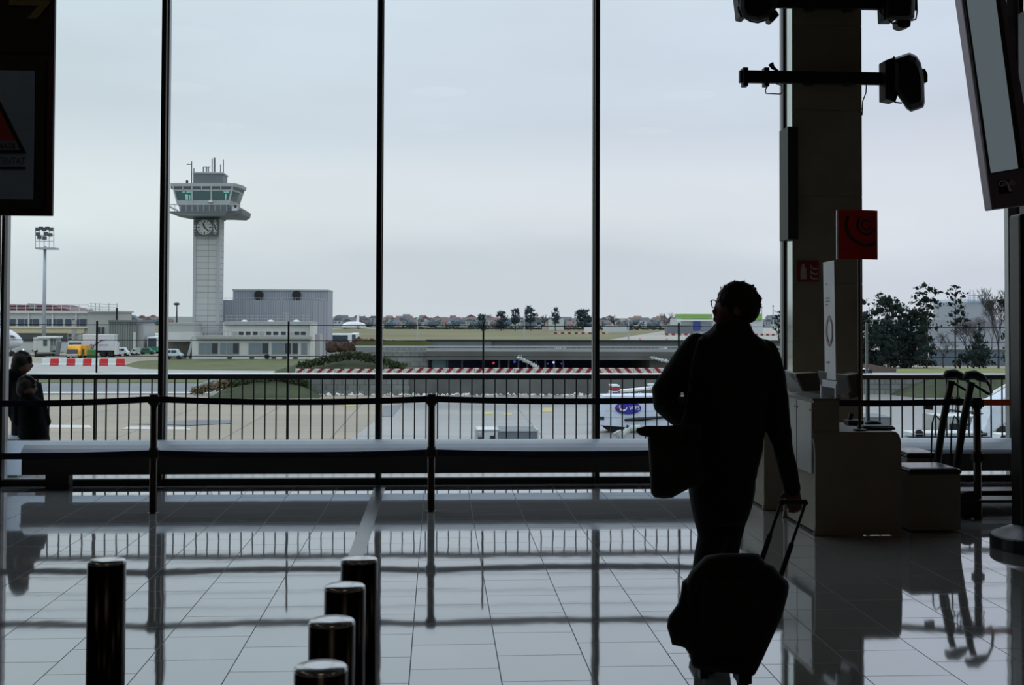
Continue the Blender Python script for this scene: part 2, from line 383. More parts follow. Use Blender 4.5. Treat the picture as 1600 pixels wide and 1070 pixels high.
# ---------------------------------------------------------------- bollards
bol_m = M('bollard_steel', (32,29,27), .22, .85)
cap_m = M('bollard_cap_steel', (200,202,205), .2, .95)
def bollard(px, py, label):
    Y = .65*F/(py-496.5); c = P(px, py, Y); c.z = 0
    o = thing('bollard', c, label, 'bollard', 'steel bollards in the foreground')
    build(MB().lathe([(.05,0),(.05,.992)], c, 40), 'post', bol_m, o, smooth=True)
    build(MB().lathe([(.05,.992),(.0495,.997),(.046,1.0),(.02,1.0015),(.001,1.002)], c, 40), 'cap', cap_m, o, smooth=True)
    build(MB().lathe([(.075,0),(.075,.006),(.051,.01)], c, 32), 'base_plate', bol_m, o)
bollard(167, 867, 'dark steel bollard standing alone at the lower left')
bollard(561.5, 868, 'farthest dark steel bollard of the row of four')
bollard(539, 909, 'second farthest dark steel bollard in the row of four')
bollard(518.5, 962, 'second nearest dark steel bollard in the row of four')
bollard(501.5, 1032, 'nearest dark steel bollard of the row of four')
# ---------------------------------------------------------------- hanging sign, top left
HY = 7.0
x0,x1,z0,z1 = rect(-170, -90, 84, 336, HY)
dred = M('dark_red_casing', (60,22,26), .5)
o = thing('hanging_sign', ((x0+x1)/2, HY, z0), 'black hanging sign with an arrow above a framed security poster', 'sign')
build(MB().box(x0, x1, HY, HY+.035, z0, z1+.35), 'casing', dred, o, bevel=.006)
a = rect(-160, -90, 82, 82, HY)
build(MB().box(a[0], a[1], HY-.012, HY, a[2], a[3]+.3), 'arrow_panel', ink, o)
a = rect(-150, 92, 71, 325, HY)
build(MB().box(a[0], a[1], HY-.014, HY, a[2], a[3]), 'poster_frame', black, o, bevel=.003)
a = rect(-140, 110, 55, 311, HY)
ps = build(MB().box(a[0], a[1], HY-.018, HY-.01, a[2], a[3]), 'poster', M('poster_blue', (140,168,200), .4), o)
olive = M('arrow_olive', (120,112,66), .5)
q = [(14,0),(76,0),(79,3),(57,29),(42,29),(60,9),(14,8)]
build(MB().prism([P(u,v,HY-.02) for u,v in q], (0,.006,0)), 'arrow', olive, o)
q = [(41,240),(-41,240),(0,158)]
build(MB().prism([P(u,v,HY-.025) for u,v in q], (0,.006,0)), 'triangle_border', ink, ps)
q = [(30,233),(-30,233),(0,173)]
build(MB().prism([P(u,v,HY-.029) for u,v in q], (0,.005,0)), 'triangle', M('poster_red', (150,50,36), .5), ps)
q = [(31,234),(-31,234),(-25,220),(25,220)]
build(MB().prism([P(u,v,HY-.0295) for u,v in q], (0,.003,0)), 'triangle_band', M('poster_band', (110,125,145), .5), ps)
text_mesh('lettering', 'VIGIPIRATE', .042, ink, ps, P(24.5,232,HY-.036), align='RIGHT', depth=.001, sx=.95)
text_mesh('lettering', 'ALERTE ATTENTAT', .052, M('poster_text', (48,58,74), .5), ps, P(39.5,256,HY-.03), align='RIGHT', depth=.001, sx=.8)
a = rect(-42, 261, 41.5, 265, HY); build(MB().box(a[0], a[1], HY-.024, HY-.016, a[2], a[3]), 'rule', ink, ps)
for xx in (x0+.15, x1-.15): build(MB().cyl((xx,HY+.018,z1+.3), (xx,HY+.018,6.21), .012), 'hanger_rod', black, o)
# ---------------------------------------------------------------- lighting bars on the pillar
LY = 11.52
def bar(y0, y1, xa, xb, label):
    x0,x1,z0,z1 = rect(xa, y0, xb, y1, LY)
    o = thing('lighting_bar', ((x0+x1)/2, LY, z0), label, 'lighting bar')
    build(MB().box(x0, x1, LY-.03, LY+.03, z0, z1), 'rail', ink, o, bevel=.006)
    c = (px0+px1)/2
    for d in (-.2,.2): build(MB().box(c+d-.05, c+d+.05, LY+.03, 11.66, z0+.01, z1-.01), 'bracket', ink, o)
    return o, x0, x1, z0, z1
o, x0, x1, z0, z1 = bar(112, 131, 1155, 1384, 'black lighting bar mounted across the pillar, lower of the two')
for px in (1164, 1197):
    a = rect(px-4, 106, px+4, 135, LY-.02); build(MB().box(a[0], a[1], LY-.055, LY+.04, a[2], a[3]), 'clamp', ink, o, bevel=.004)
build(MB().tube([P(u,v,LY-.04) for u,v in ((1199,134),(1196,141),(1197,146),(1219,147),(1222,144),(1221,133),(1213,131))], .006, 6), 'wire_loop', ink, o)
build(MB().tube([P(u,v,LY-.04) for u,v in ((1218,112),(1208,106),(1204,99))], [.006,.02,.03], 8), 'cable_plug', ink, o)
build(MB().tube([P(u,v,LY-.02) for u,v in ((1166,110),(1180,112),(1195,113))], .004, 6), 'cable', ink, o)
build(MB().tube([P(u,v,LY-.02) for u,v in ((1354,128),(1353,145),(1348,158),(1347,180))], .006, 6), 'cable', ink, o)
def lamp_head(outl, lens, yoke, label, loops):
    c = P(sum(u for u,v in outl)/len(outl), sum(v for u,v in outl)/len(outl), LY)
    o = thing('spotlight', (c.x, LY, c.z-.2), label, 'spotlight')
    secs = []
    cx = sum(u for u,v in outl)/len(outl); cy = sum(v for u,v in outl)/len(outl)
    for yy, k in ((LY-.24,.72),(LY-.19,.94),(LY-.08,1),(LY+.02,.98),(LY+.07,.75)):
        secs.append([P(cx+(u-cx)*k, cy+(v-cy)*k, yy) for u, v in outl])
    build(MB().loft(secs), 'housing', ink, o, bevel=.008)
    build(MB().prism([P(u,v,LY-.12) for u,v in lens], (0,.14,0)), 'lens_barrel', black, o, bevel=.008)
    build(MB().prism([P(u,v,LY-.14) for u,v in yoke], (0,.18,0)), 'yoke', ink, o, bevel=.006)
    for lp in loops: build(MB().tube([P(u,v,LY-.15) for u,v in lp], .008, 6), 'handle', ink, o)
lamp_head([(1397,90),(1421,82),(1432,87),(1439,98),(1444,120),(1445,160),(1443,168),(1423,175),(1416,170),(1408,158),(1396,140)],
          [(1440,107),(1446,107),(1450,116),(1450,128),(1440,129)], [(1383.5,94),(1398,89),(1412,120),(1400,158),(1384,155)],
          'black spotlight with a round lens at the right end of the lower lighting bar', [[(1394,157),(1400,160),(1409,161)],[(1397,88),(1393,104),(1388,112)]])
o, x0, x1, z0, z1 = bar(-14, 14, 1148, 1432, 'black lighting bar at the top edge of the view')
lamp_head([(1155,-30),(1200,-40),(1218,-20),(1214,12),(1208,20),(1203,28),(1184,35),(1160,29),(1154,14)],
          [(1201,22),(1213,15),(1218,23),(1208,34),(1202,32)], [(1152,-10),(1170,-20),(1180,10),(1165,28),(1156,26)],
          'black spotlight hanging under the left end of the top lighting bar', [[(1164,28),(1172,33),(1184,35.5),(1198,31)],[(1153,10),(1154,19),(1158,22)]])
lamp_head([(1382,-30),(1420,-36),(1430,-20),(1429,28),(1424,32),(1400,32),(1383,31)],
          [(1402,30),(1424,31),(1423,41),(1412,44),(1403,41)], [(1380,-10),(1400,-20),(1404,10),(1400,31),(1382,31)],
          'black spotlight hanging under the right end of the top lighting bar', [[(1432,-10),(1433,18),(1431,30),(1424,32)],[(1388,31),(1394,36),(1402,37)],[(1375,15),(1377,20),(1381,24)]])
# ---------------------------------------------------------------- fire sign
SYF = 11.655
x0,x1,z0,z1 = rect(1246, 408, 1279, 440, SYF)
o = thing('fire_sign', ((x0+x1)/2, SYF, z0), 'red fire extinguisher sign on the stone pillar', 'sign')
build(MB().box(x0, x1, SYF-.008, SYF+.006, z0, z1), 'plate', M('sign_red', (150,30,30), .5), o)
wm = M('sign_white', (190,186,182), .5)
q = [(1251,437),(1251,419),(1253,416),(1253,412),(1257,412),(1257,416),(1260,419),(1260,437)]
build(MB().prism([P(u,v,SYF-.012) for u,v in q], (0,.005,0)), 'extinguisher_symbol', wm, o)
for k in range(3):
    q = [(1266,412+k*8),(1269,417+k*8),(1274,419+k*8),(1278,418+k*8),(1278,420.5+k*8),(1273,421.5+k*8),(1267,419+k*8)]
    build(MB().prism([P(u,v,SYF-.012) for u,v in q], (0,.005,0)), 'flame_symbol', wm, o)
# ---------------------------------------------------------------- internet kiosks
kw = M('kiosk_laminate', (136,128,112), .45)
kd = M('kiosk_door_grey', (160,160,158), .35)
ked = M('kiosk_edge_white', (225,225,222), .4)
def kiosk(Y0, L, label, dx=0):
    xa, xb = 2.865+dx, 3.545+dx
    o = thing('internet_kiosk', ((xa+xb)/2, Y0, 0), label, 'kiosk')
    r = .09
    prof = [(xa, .004), (xa+.012, .06), (xa+.012,.66), (xa-.0,.74), (xa,.79)]
    for k in range(7):
        a = PI/2*(1-k/6); prof.append((xb-r*.55+r*.55*math.cos(a), .79-r+r*math.sin(a)))
    prof += [(xb+.004,.5),(xb,.004),(xa+.01,.004)]
    for yy in (Y0, Y0+L-.03):
        build(MB().prism([(x, yy, z) for x, z in prof], (0,.03,0)), 'end_panel', kw, o, bevel=.003)
    build(MB().box(xa+.03, xb-.03, Y0+.03, Y0+L-.03, .755, .788), 'worktop', M('worktop_grey', (190,192,196), .3), o)
    build(MB().box(xa+.03, xa+.21, Y0+.03, Y0+L-.03, .02, .755), 'base_cabinet', kw, o)
    build(MB().tube([(xa-.012,Y0-.003,.74),(xa+.0,Y0-.003,.70),(xa+.006,Y0-.003,.6),(xa+.006,Y0-.003,.08),(xa-.004,Y0-.003,.02)], .006, 6), 'edge_strip', ked, o)
    cab = build(MB().box(xa, xa+.2, Y0+.005, Y0+L-.04, .79, 1.03), 'upper_cabinet', kw, o, bevel=.003)
    build(MB().box(xa-.012, xa+.205, Y0, Y0+L-.03, 1.03, 1.045), 'top_plate', M('top_plate', (120,120,120), .25, .4), o)
    n = 2; dl = (L-.1)/n
    for k in range(n):
        d = build(MB().box(xa-.016, xa-.001, Y0+.012+k*(dl+.008), Y0+.004+dl*(k+1), .47, 1.012), 'door', kd, o, bevel=.002)
        for s in (0.03, dl-.03):
            build(MB().cyl((xa-.02, Y0+.012+k*(dl+.008)+s, .955), (xa-.014, Y0+.012+k*(dl+.008)+s, .955), .009, seg=10), 'lock', black, d)
    return o
kiosk(8.98, .86, 'nearer beige kiosk desk with grey cupboard doors on its left side')
kiosk(10.2, .86, 'farther beige kiosk desk standing behind the nearer one by the pillar', dx=-.06)
# screens standing on the kiosk
mt = M('monitor_shell', (95,90,82), .4); mp_ = M('monitor_pale_face', (170,172,172), .35)
def monitor(Yn, pts, label, back):
    c = P(sum(u for u,v in pts)/4, max(v for u,v in pts), Yn); c.z = 1.045
    o = thing('monitor', c, label, 'screen')
    a = [P(u,v,Yn+dy) for (u,v),dy in zip(pts,(.22,0,0,.18))]
    b2 = [p+Vector((.035,.04,0)) for p in a]
    build(MB().hull8(a, b2), 'screen_panel', mp_, o, bevel=.002)
    q = [P(u,v,Yn+.03) for u,v in back]
    build(MB().prism(q, (0,.2,0)), 'housing', mt, o, bevel=.004)
    return o
monitor(9.08, [(1277,579.5),(1322,586),(1328,613),(1287,621)], 'slanted pale screen on the kiosk behind the white banner', [(1322,587),(1344,583),(1346,618),(1328,624)])
monitor(10.3, [(1226,578),(1240,583),(1254,612),(1232,612)], 'slanted dark screen on the farther kiosk beside the man', [(1238,584),(1278,582),(1286,611),(1253,612)])
# tall white banner on the kiosk
o = thing('banner_stand', (2.97, 9.12, 1.045), 'tall narrow white banner standing on the nearer kiosk', 'banner')
bw = M('banner_white', (222,224,230), .5)
a = [P(1286,410,9.28), P(1303,406.5,9.0), P(1306,594,9.0), P(1289,592,9.28)]
bn = build(MB().hull8(a, [p+Vector((.006,.002,0)) for p in a]), 'banner', bw, o)
fa = [P(1282,592,9.3), P(1307,596,8.99), P(1307,607,8.99), P(1282,603,9.3)]
build(MB().hull8(fa, [p+Vector((.012,.004,0)) for p in fa]), 'holder_plate', bw, o)
for u, yy in ((1283,9.3),(1305.5,9.0)):
    t0_ = P(u, 600, yy); build(MB().box(t0_.x-.004, t0_.x+.01, yy-.012, yy+.012, 1.045, t0_.z), 'holder_leg', bw, o)
pink = M('banner_print', (170,140,142), .6)
ring = MB(); cen = (a[0]+a[1]+a[2]+a[3])/4; cen.z = P(1297,517,9.1).z
ey = (a[1]-a[0]).normalized()
def bpt(s, dz, off=-.004): return cen + ey*s + Vector((off,0,dz))
for k in range(24):
    t0_, t1_ = 2*PI*k/24, 2*PI*(k+1)/24
    ring.hull8([bpt(.085*math.cos(t0_),.12*math.sin(t0_)), bpt(.085*math.cos(t1_),.12*math.sin(t1_)), bpt(.06*math.cos(t1_),.085*math.sin(t1_)), bpt(.06*math.cos(t0_),.085*math.sin(t0_))],
               [bpt(.085*math.cos(t0_),.12*math.sin(t0_),.002), bpt(.085*math.cos(t1_),.12*math.sin(t1_),.002), bpt(.06*math.cos(t1_),.085*math.sin(t1_),.002), bpt(.06*math.cos(t0_),.085*math.sin(t0_),.002)])
bmesh.ops.remove_doubles(ring.bm, verts=ring.bm.verts, dist=1e-5)
build(ring, 'ring_print', pink, bn)
for dz, wd_ in ((.25,.1),(.225,.1),(.2,.05),(.36,.05),(-.25,.06)):
    build(MB().hull8([bpt(-.08,dz), bpt(-.08+wd_,dz), bpt(-.08+wd_,dz+.012), bpt(-.08,dz+.012)], [bpt(-.08,dz,.002), bpt(-.08+wd_,dz,.002), bpt(-.08+wd_,dz+.012,.002), bpt(-.08,dz+.012,.002)]), 'print_line', pink, bn)
# red curved sign on a pole
PYs = 9.1
pb = P(1343, 600, PYs)
o = thing('pole_sign', (pb.x, PYs, .79), 'dark red curved sign with a ring emblem on a slim pole', 'sign')
build(MB().cyl((pb.x,PYs,.79), (pb.x,PYs,P(1343,330,PYs).z), .011), 'pole', M('pole_brown', (66,58,50), .4, .5), o)
build(MB().lathe([(.05,.79),(.05,.8),(.014,.806)], (pb.x,PYs,0), 20), 'pole_base', black, o)
x0,x1,z0,z1 = rect(1312, 328, 1374, 405, PYs-.03)
n = 12; secs = []
for i in range(n+1):
    t = i/n; x = x0+(x1-x0)*t; yy = PYs-.03+.035*(2*t-1)**2*1.2
    secs.append([(x,yy-.004,z0),(x,yy+.004,z0),(x,yy+.004,z1),(x,yy-.004,z1)])
build(MB().loft(secs), 'panel', M('panel_red', (200,28,24), .35), o)
build(MB().box(x0-.012, x0+.0, PYs-.0, PYs+.02, z0, z1), 'panel_edge', ked, o)
gm2 = M('emblem_grey', (74,56,52), .5)
cx, cz = x0+(x1-x0)*.68, z0+(z1-z0)*.70
def arc(r0, r1, a0, a1, steps=20):
    mb = MB(); s2 = []
    for i in range(steps+1):
        a = a0+(a1-a0)*i/steps
        def q(r, o_):
            x = cx+r*math.cos(a); z = cz+r*math.sin(a); t = (x-x0)/(x1-x0)
            return (min(x, x1-.002), PYs-.03+.035*(2*t-1)**2*1.2-.0055+o_, z)
        s2.append([q(r0,0), q(r1,0), q(r1,.002), q(r0,.002)])
    return mb.loft(s2)
build(arc(.03,.045,PI*.1,PI*1.95), 'emblem_ring', gm2, o)
build(arc(.065,.085,PI*.75,PI*1.9), 'emblem_ring', gm2, o)
build(arc(.145,.17,PI*.85,PI*1.68), 'emblem_ring', gm2, o)
# keyboard and handset on the worktop
kbx, kby = P(1365,672,9.25), 9.2
o = thing('keyboard', (kbx.x, kby, .79), 'black keyboard on the nearer kiosk worktop', 'keyboard')
build(MB().obox((kbx.x, kby, .803), (.26,.16,.02), (0,0,-.1)), 'casing', black, o, bevel=.005)
keys = MB()
for i in range(10):
    for j in range(4): keys.obox((kbx.x-.105+i*.0235, kby-.05+j*.033, .816), (.019,.026,.008), (0,0,0))
build(keys, 'keys', M('key_black', (30,30,32), .4), o)
o = build(MB().ball((kbx.x+.06, 9.42, .812), (.07,.05,.03), 16, 8), 'trackball', black, smooth=True)
tag(o, 'black rounded trackball housing behind the keyboard', 'trackball')
o = thing('card_reader', (P(1338,660,9.6).x, 9.6, .79), 'small black card reader on the worktop left of the keyboard', 'card reader')
cxr = P(1334,660,9.6).x
build(MB().obox((cxr+.0,9.6,.81),(.13,.12,.04)), 'casing', black, o, bevel=.008)
build(MB().obox((cxr-.02,9.62,.85),(.03,.02,.06),(0,.3,0)), 'stalk', black, o)
# stools
cush = M('stool_vinyl_black', (30,30,34), .25, spec=.6)
def stool(xa, xb, y0, y1, label):
    o = thing('stool', ((xa+xb)/2, (y0+y1)/2, 0), label, 'stool', 'box stools at the kiosks')
    build(MB().box(xa, xb, y0, y1, .01, .445), 'base', kw, o, bevel=.004)
    build(MB().loft([[(xa-.008+i_, y0-.01+i_, z), (xb+.008-i_, y0-.01+i_, z), (xb+.008-i_, y1+.01-i_, z), (xa-.008+i_, y1+.01-i_, z)] for i_, z in ((.012,.442),(0,.455),(0,.475),(.02,.49),(.05,.497))]), 'cushion', cush, o, bevel=.008)
stool(P(1423,800,9.1).x, P(1503,800,9.1).x, 9.12, 9.5, 'nearer box stool with a black cushion beside the nearer kiosk')
stool(P(1421,800,10.2).x-.02, P(1466,800,10.2).x, 10.2, 10.6, 'farther box stool with a black cushion, half hidden by the nearer one')
# ---------------------------------------------------------------- luggage trolleys
def trolley(dx, dy, label, sign):
    def T(px, py, Y): return P(px, py, Y) + Vector((dx, dy, 0))
    Y = 9.72; c = T(1510, 700, Y); c.z = 0
    o = thing('luggage_trolley', c, label, 'luggage trolley', 'luggage trolleys by the belt post')
    build(MB().tube([T(1518,597,Y), T(1512,625,Y), T(1505,660,Y), T(1497,715,Y), T(1490,765,Y), T(1488,800,Y+.1)], .03, 10), 'upright', darkmetal, o, smooth=True)
    build(MB().tube([T(1518,597,Y+.45), T(1512,625,Y+.45), T(1505,660,Y+.45), T(1497,720,Y+.45), T(1489,780,Y+.45)], .022, 10), 'upright', darkmetal, o, smooth=True)
    h = MB().tube([T(1506,591,Y), T(1512,586,Y), T(1522,585,Y+.02), T(1533,590,Y+.03), T(1541,595,Y+.04)], [.02,.042,.048,.044,.02], 14, flat=.8)
    build(h, 'handle', ink, o, smooth=True)
    build(MB().tube([T(1541,595,Y+.04), T(1547,603,Y+.1), T(1549,613,Y+.2), T(1546,616,Y+.4), T(1520,600,Y+.45)], .012, 8), 'handle_bar', ink, o, smooth=True)
    bk = MB()
    for z_ in (625,634,645): bk.tube([T(1512,z_,Y), T(1532,z_+2,Y+.05), T(1536,z_+1,Y+.3), T(1514,z_-2,Y+.4)], .005, 6)
    for u in (1515,1520,1526,1531): bk.tube([T(u,622,Y+.03), T(u-1,648,Y+.03)], .004, 6)
    build(bk, 'wire_basket', darkmetal, o)
    build(MB().tube([T(1500,660,Y+.1),T(1491,650,Y+.1),T(1487,665,Y+.1),T(1484,760,Y+.1)], .007, 6), 'brake_rod', darkmetal, o)
    x_, z_ = c.x, 0
    build(MB().box(x_-.12, x_+.95, c.y-.02, c.y+.5, .13, .155), 'platform', darkmetal, o, bevel=.006)
    for u, v in ((.0,.02),(.0,.46),(.85,.24)):
        wh = build(MB().cyl((x_+u, c.y+v-.03, .11), (x_+u, c.y+v+.03, .11), .11 if u < .5 else .06, seg=24), 'wheel', rubber, o)
    if sign:
        a_ = [T(1475,626,Y-.03),T(1490,628,Y-.03),T(1489,644,Y-.03),T(1474,642,Y-.03)]
        build(MB().prism(a_, (0,.02,0)), 'sign_plate', grey, o, bevel=.002)
    return o
def fixwheel(o):
    for ch in o.children:
        if ch.name.startswith('wheel'): pass
trolley(0, 0, 'nearer luggage trolley with a black curved handle beside the belt post', False)
trolley(-.075, .22, 'farther luggage trolley nested behind, with a grey plate below its handle', True)
# ---------------------------------------------------------------- digital totem, right edge
TY = 8.45
tb = P(1612, 850, TY); tm = M('totem_black', (30,24,26), .35)
o = thing('digital_totem', (tb.x+.12, TY, 0), 'black totem with a tall tilted screen and round base at the right edge', 'digital sign')
xL = P(1590, 600, TY).x
build(MB().box(xL, xL+.35, TY-.05, TY+.12, .0, 2.42), 'post', tm, o, bevel=.02)
cxT = xL+.18
build(MB().lathe([(.36,0),(.36,.085),(.345,.095),(.17,.17),(.16,.18)], (cxT, TY, 0), 48), 'base', M('totem_base', (60,60,66), .3, .3), o, smooth=False, bevel=.004)
pl = [(1503,-2),(1550,328),(1606,320),(1548,-2)]
def up(p, k=1.42):   # extend the tilted panel above the frame
    return p
A0, A1 = P(1503,0,TY-.15), P(1550,328,TY-.15); B0, B1 = P(1573,0,TY-.15), P(1628,317,TY-.15)
dA = (A0-A1); dB = (B0-B1)
A2 = A0+dA*.35; B2 = B0+dB*.35
build(MB().prism([A2, A1, B1, B2], (0,.12,0)), 'display_case', M('display_shell', (130,118,134), .25, .3), o, bevel=.012)
S = [P(1507,0,TY-.165), P(1543.5,271,TY-.165), P(1600,262,TY-.165), P(1563,0,TY-.165)]
S0 = S[0]+(S[0]-S[1])*.4; S3 = S[3]+(S[3]-S[2])*.4
build(MB().prism([S0, S[1], S[2], S3], (0,.02,0)), 'screen_surround', ink, o)
S = [P(1511,0,TY-.172), P(1549,270,TY-.172), P(1591,263,TY-.172), P(1556,0,TY-.172)]
S0 = S[0]+(S[0]-S[1])*.4; S3 = S[3]+(S[3]-S[2])*.4
build(MB().prism([S0, S[1], S[2], S3], (0,.01,0)), 'screen', M('screen_glass', (112,124,130), .12, .0, emit=.5), o)
S = [P(1560,283,TY-.156), P(1577,281,TY-.156), P(1581,301,TY-.156), P(1562,303,TY-.156)]
lg = build(MB().prism(S, (0,.004,0)), 'logo_plate', M('logo_plate', (24,24,28), .4), o)
text_mesh('lettering', 'Glob', .06, M('logo_text', (200,200,196), .5), lg, P(1561,292,TY-.163), rot=(PI/2, -.14, 0), depth=.001)
S = [P(1572,283,TY-.158), P(1575,284,TY-.158), P(1581,299,TY-.158), P(1577,299,TY-.158)]
build(MB().prism(S, (0,.002,0)), 'logo_stroke', M('logo_text', (200,200,196), .5), lg)
build(MB().box(xL+.05, xL+.3, TY-.08, TY+.05, 2.38, 3.9), 'mount', tm, o)

# ceiling lamps over the hall
lampm = M('lamp_diffuser', (255,214,170), .5, emit=.5); lampf = M('lamp_rim', (90,90,90), .5)
for i, (lx_, ly_) in enumerate(((-5,-4),(0,-4),(5,-4),(-5,.5),(0,.5),(5,.5),(-4,5),(6.5,5))):
    o = thing('ceiling_lamp', (lx_, ly_, 6.2), 'round ceiling lamp over the hall, above the view', 'lamp', 'ceiling lamps over the hall')
    build(MB().lathe([(.62,6.2),(.62,6.12),(.57,6.11),(.57,6.2)], (lx_,ly_,0), 28), 'rim', lampf, o)
    build(MB().lathe([(.565,6.135),(.565,6.15)], (lx_,ly_,0), 28), 'diffuser', lampm, o)
    L = bpy.data.lights.new('lamp_light', 'AREA'); L.shape = 'DISK'; L.size = 1.1; L.energy = 2.7; L.color = (1.0,.86,.70)
    q = bpy.data.objects.new('lamp_light', L); col.objects.link(q); q.location = (lx_, ly_, 6.10)
# ================================================================ PEOPLE
skin = M('skin', (100,68,54), .55); coat = M('dark_coat', (20,21,24), .85, noise=(30,.1)); pants = M('dark_trousers', (18,18,22), .85)
hairm = M('dark_hair', (20,16,14), .75); shoem = M('black_shoe', (16,15,15), .35)
MY = 5.72
def hand(mb, wrist, palm_dir, side, curl, s=1.0, palm_n=None):
    """palm + five bent fingers; palm_dir = direction of the fingers, side = across the palm (thumb side), curl = direction fingers bend to"""
    d = Vector(palm_dir).normalized(); sd = Vector(side).normalized(); cu = Vector(curl).normalized(); w_ = Vector(wrist)
    pc = w_ + d*.045*s
    secs = []
    for t, wd, th in ((0,.026,.018),(.03,.036,.019),(.065,.042,.016),(.09,.041,.013)):
        c = w_ + d*t*s
        secs.append([c + sd*(wd*s*math.cos(a)) + cu*(th*s*math.sin(a)) for a in [2*PI*k/12 for k in range(12)]])
    mb.loft(secs)
    for i, (off, L) in enumerate(((.032,.072),(.011,.08),(-.011,.074),(-.032,.058))):
        b0 = w_ + d*.08*s + sd*off*s
        p1 = b0 + d*L*.38*s + cu*.012*s; p2 = p1 + d*L*.12*s + cu*L*.42*s; p3 = p2 - d*L*.22*s + cu*L*.22*s
        mb.tube([b0, p1, p2, p3], [.0105*s,.0098*s,.009*s,.0075*s], 8)
        mb.ball(p3, .0075*s, 8, 6)
    b0 = w_ + d*.03*s + sd*.034*s
    p1 = b0 + sd*.028*s + d*.025*s + cu*.012*s; p2 = p1 + d*.03*s + cu*.02*s - sd*.006*s
    mb.tube([b0, p1, p2], [.0125*s,.0115*s,.009*s], 8); mb.ball(p2, .009*s, 8, 6)
def PP(px, py, dy=0): return P(px, py, MY+dy)
u = MY/F       # metres per pixel at the man
def sect(py, xl_, xr_, ry, dy=0, n=20):
    a, b_ = PP(xl_, py, dy), PP(xr_, py, dy); c = (a+b_)/2; rx = (b_-a).length/2
    out = []
    for k in range(n):
        t = 2*PI*k/n; cs, sn = math.cos(t), math.sin(t)
        out.append((c.x+rx*math.copysign(abs(cs)**.85, cs), c.y+ry*math.copysign(abs(sn)**.85, sn), c.z))
    return out
def limb(mb, pts, seg=14):   # (px, py, r_px, dy)
    mb.tube([PP(a, b_, d) for a, b_, r, d in pts], [r*u for a, b_, r, d in pts], seg)
    a, b_, r, d = pts[0]; mb.ball(PP(a, b_, d), r*u, 14, 10)
    a, b_, r, d = pts[-1]; mb.ball(PP(a, b_, d), r*u*.98, 14, 10)
man = thing('person', (PP(1130,700).x, MY, 0), 'man in dark coat and glasses walking away with a shoulder bag, pulling a suitcase', 'person')
# body: one continuous surface
mb = MB()
mb.ball(PP(1152,474), (33*u, .088, 32*u), 24, 16)
mb.ball(PP(1137,484), (19*u, .066, 25*u), 20, 14)
mb.ball(PP(1128,498), (12*u, .045, 12*u), 16, 10)
mb.tube([PP(1121,478,-.0), PP(1115,487,-.0), PP(1117,491,-.0)], [3*u, 4*u, 3*u], 8)
mb.tube([PP(1117,496), PP(1118,501)], [4*u, 4*u], 8)
mb.ball(PP(1152,487,-.085), (5*u, .014, 9*u), 10, 8)
mb.tube([PP(1150,495), PP(1148,530), PP(1146,560)], [19*u, 20*u, 26*u], 16)
mb.loft([sect(530,1098,1188,.07), sect(560,1082,1198,.10), sect(620,1082,1186,.105), sect(690,1088,1180,.10), sect(750,1092,1166,.10)])
limb(mb, [(1088,552,15,0),(1056,590,12,.02),(1038,614,11,.04),(1042,634,10,.02),(1056,649,9,-.05),(1071,655,8,-.10)])
limb(mb, [(1198,562,16,0),(1208,610,13,0),(1214,660,12,0),(1225,710,10,-.03),(1238,752,8,-.05)])
limb(mb, [(1108,750,22,0),(1112,840,16,.0),(1106,900,15,-.05),(1101,1025,9,-.12)])
limb(mb, [(1148,750,22,0),(1138,835,16,.06),(1130,900,14,.12),(1122,985,9,.2)])
hw = PP(1239,757,-.05)
hand(mb, hw, (.02,-.05,-1), (-1,0,-.05), (.05,1,0) if False else (-.1,-1,-.1), 1.0)
hand(mb, PP(1066,658,-.10), (.25,-.25,-1), (0,1,0), (1,0,-.2), .9)
body = build(mb, 'body', skin, man, smooth=True); remesh(body, .008, 5)
# jacket
mb = MB()
mb.loft([sect(504,1118,1171,.085), sect(512,1112,1173,.10), sect(520,1103,1176,.112), sect(530,1084,1192,.118), sect(545,1072,1208,.125), sect(565,1068,1210,.13),
         sect(590,1071,1204,.135), sect(612,1070.5,1202,.135), sect(640,1066,1197,.135), sect(670,1069,1194,.13), sect(700,1072,1191,.13), sect(730,1076,1184,.13), sect(748,1078,1181,.125)])
limb(mb, [(1090,543,23,0),(1076,560,24,.01),(1056,585,21,.03),(1039.5,612,22.5,.05),(1041,632,21.5,.02),(1056,650,15,-.05),(1071,660,14,-.10)])
limb(mb, [(1194,552,23,0),(1204,585,23,0),(1211,625,22,0),(1216,665,20,0),(1224,704,16.5,-.02),(1232,735,15.5,-.04),(1237,762,14.5,-.05)])
mb.tube([PP(1120,512,-.06), PP(1145,503,-.1), PP(1168,510,-.07)], [7*u, 8*u, 7*u], 10)     # collar roll
jk = build(mb, 'jacket', coat, man, smooth=True); remesh(jk, .010, 3)
dn = bpy.data.textures.new('cloth_folds', 'CLOUDS'); dn.noise_scale = .09
dm = jk.modifiers.new('Folds', 'DISPLACE'); dm.texture = dn; dm.strength = .012; dm.mid_level = .5
# trousers
mb = MB()
mb.loft([sect(738,1080,1180,.115), sect(765,1076,1179,.118), sect(790,1080,1174,.115), sect(815,1085,1166,.10)])
limb(mb, [(1104,765,27,0),(1109,800,27,0),(1113,838,23,0),(1107,870,23,-.03),(1103,905,23,-.05),(1101,960,19,-.09),(1101,1034,17,-.12)])
limb(mb, [(1150,765,27,0),(1143,810,24,.02),(1136,845,22,.06),(1133,880,20,.1),(1129,930,18,.16),(1124,1000,15,.22)])
tr_ = build(mb, 'trousers', pants, man, smooth=True); remesh(tr_, .011, 3)
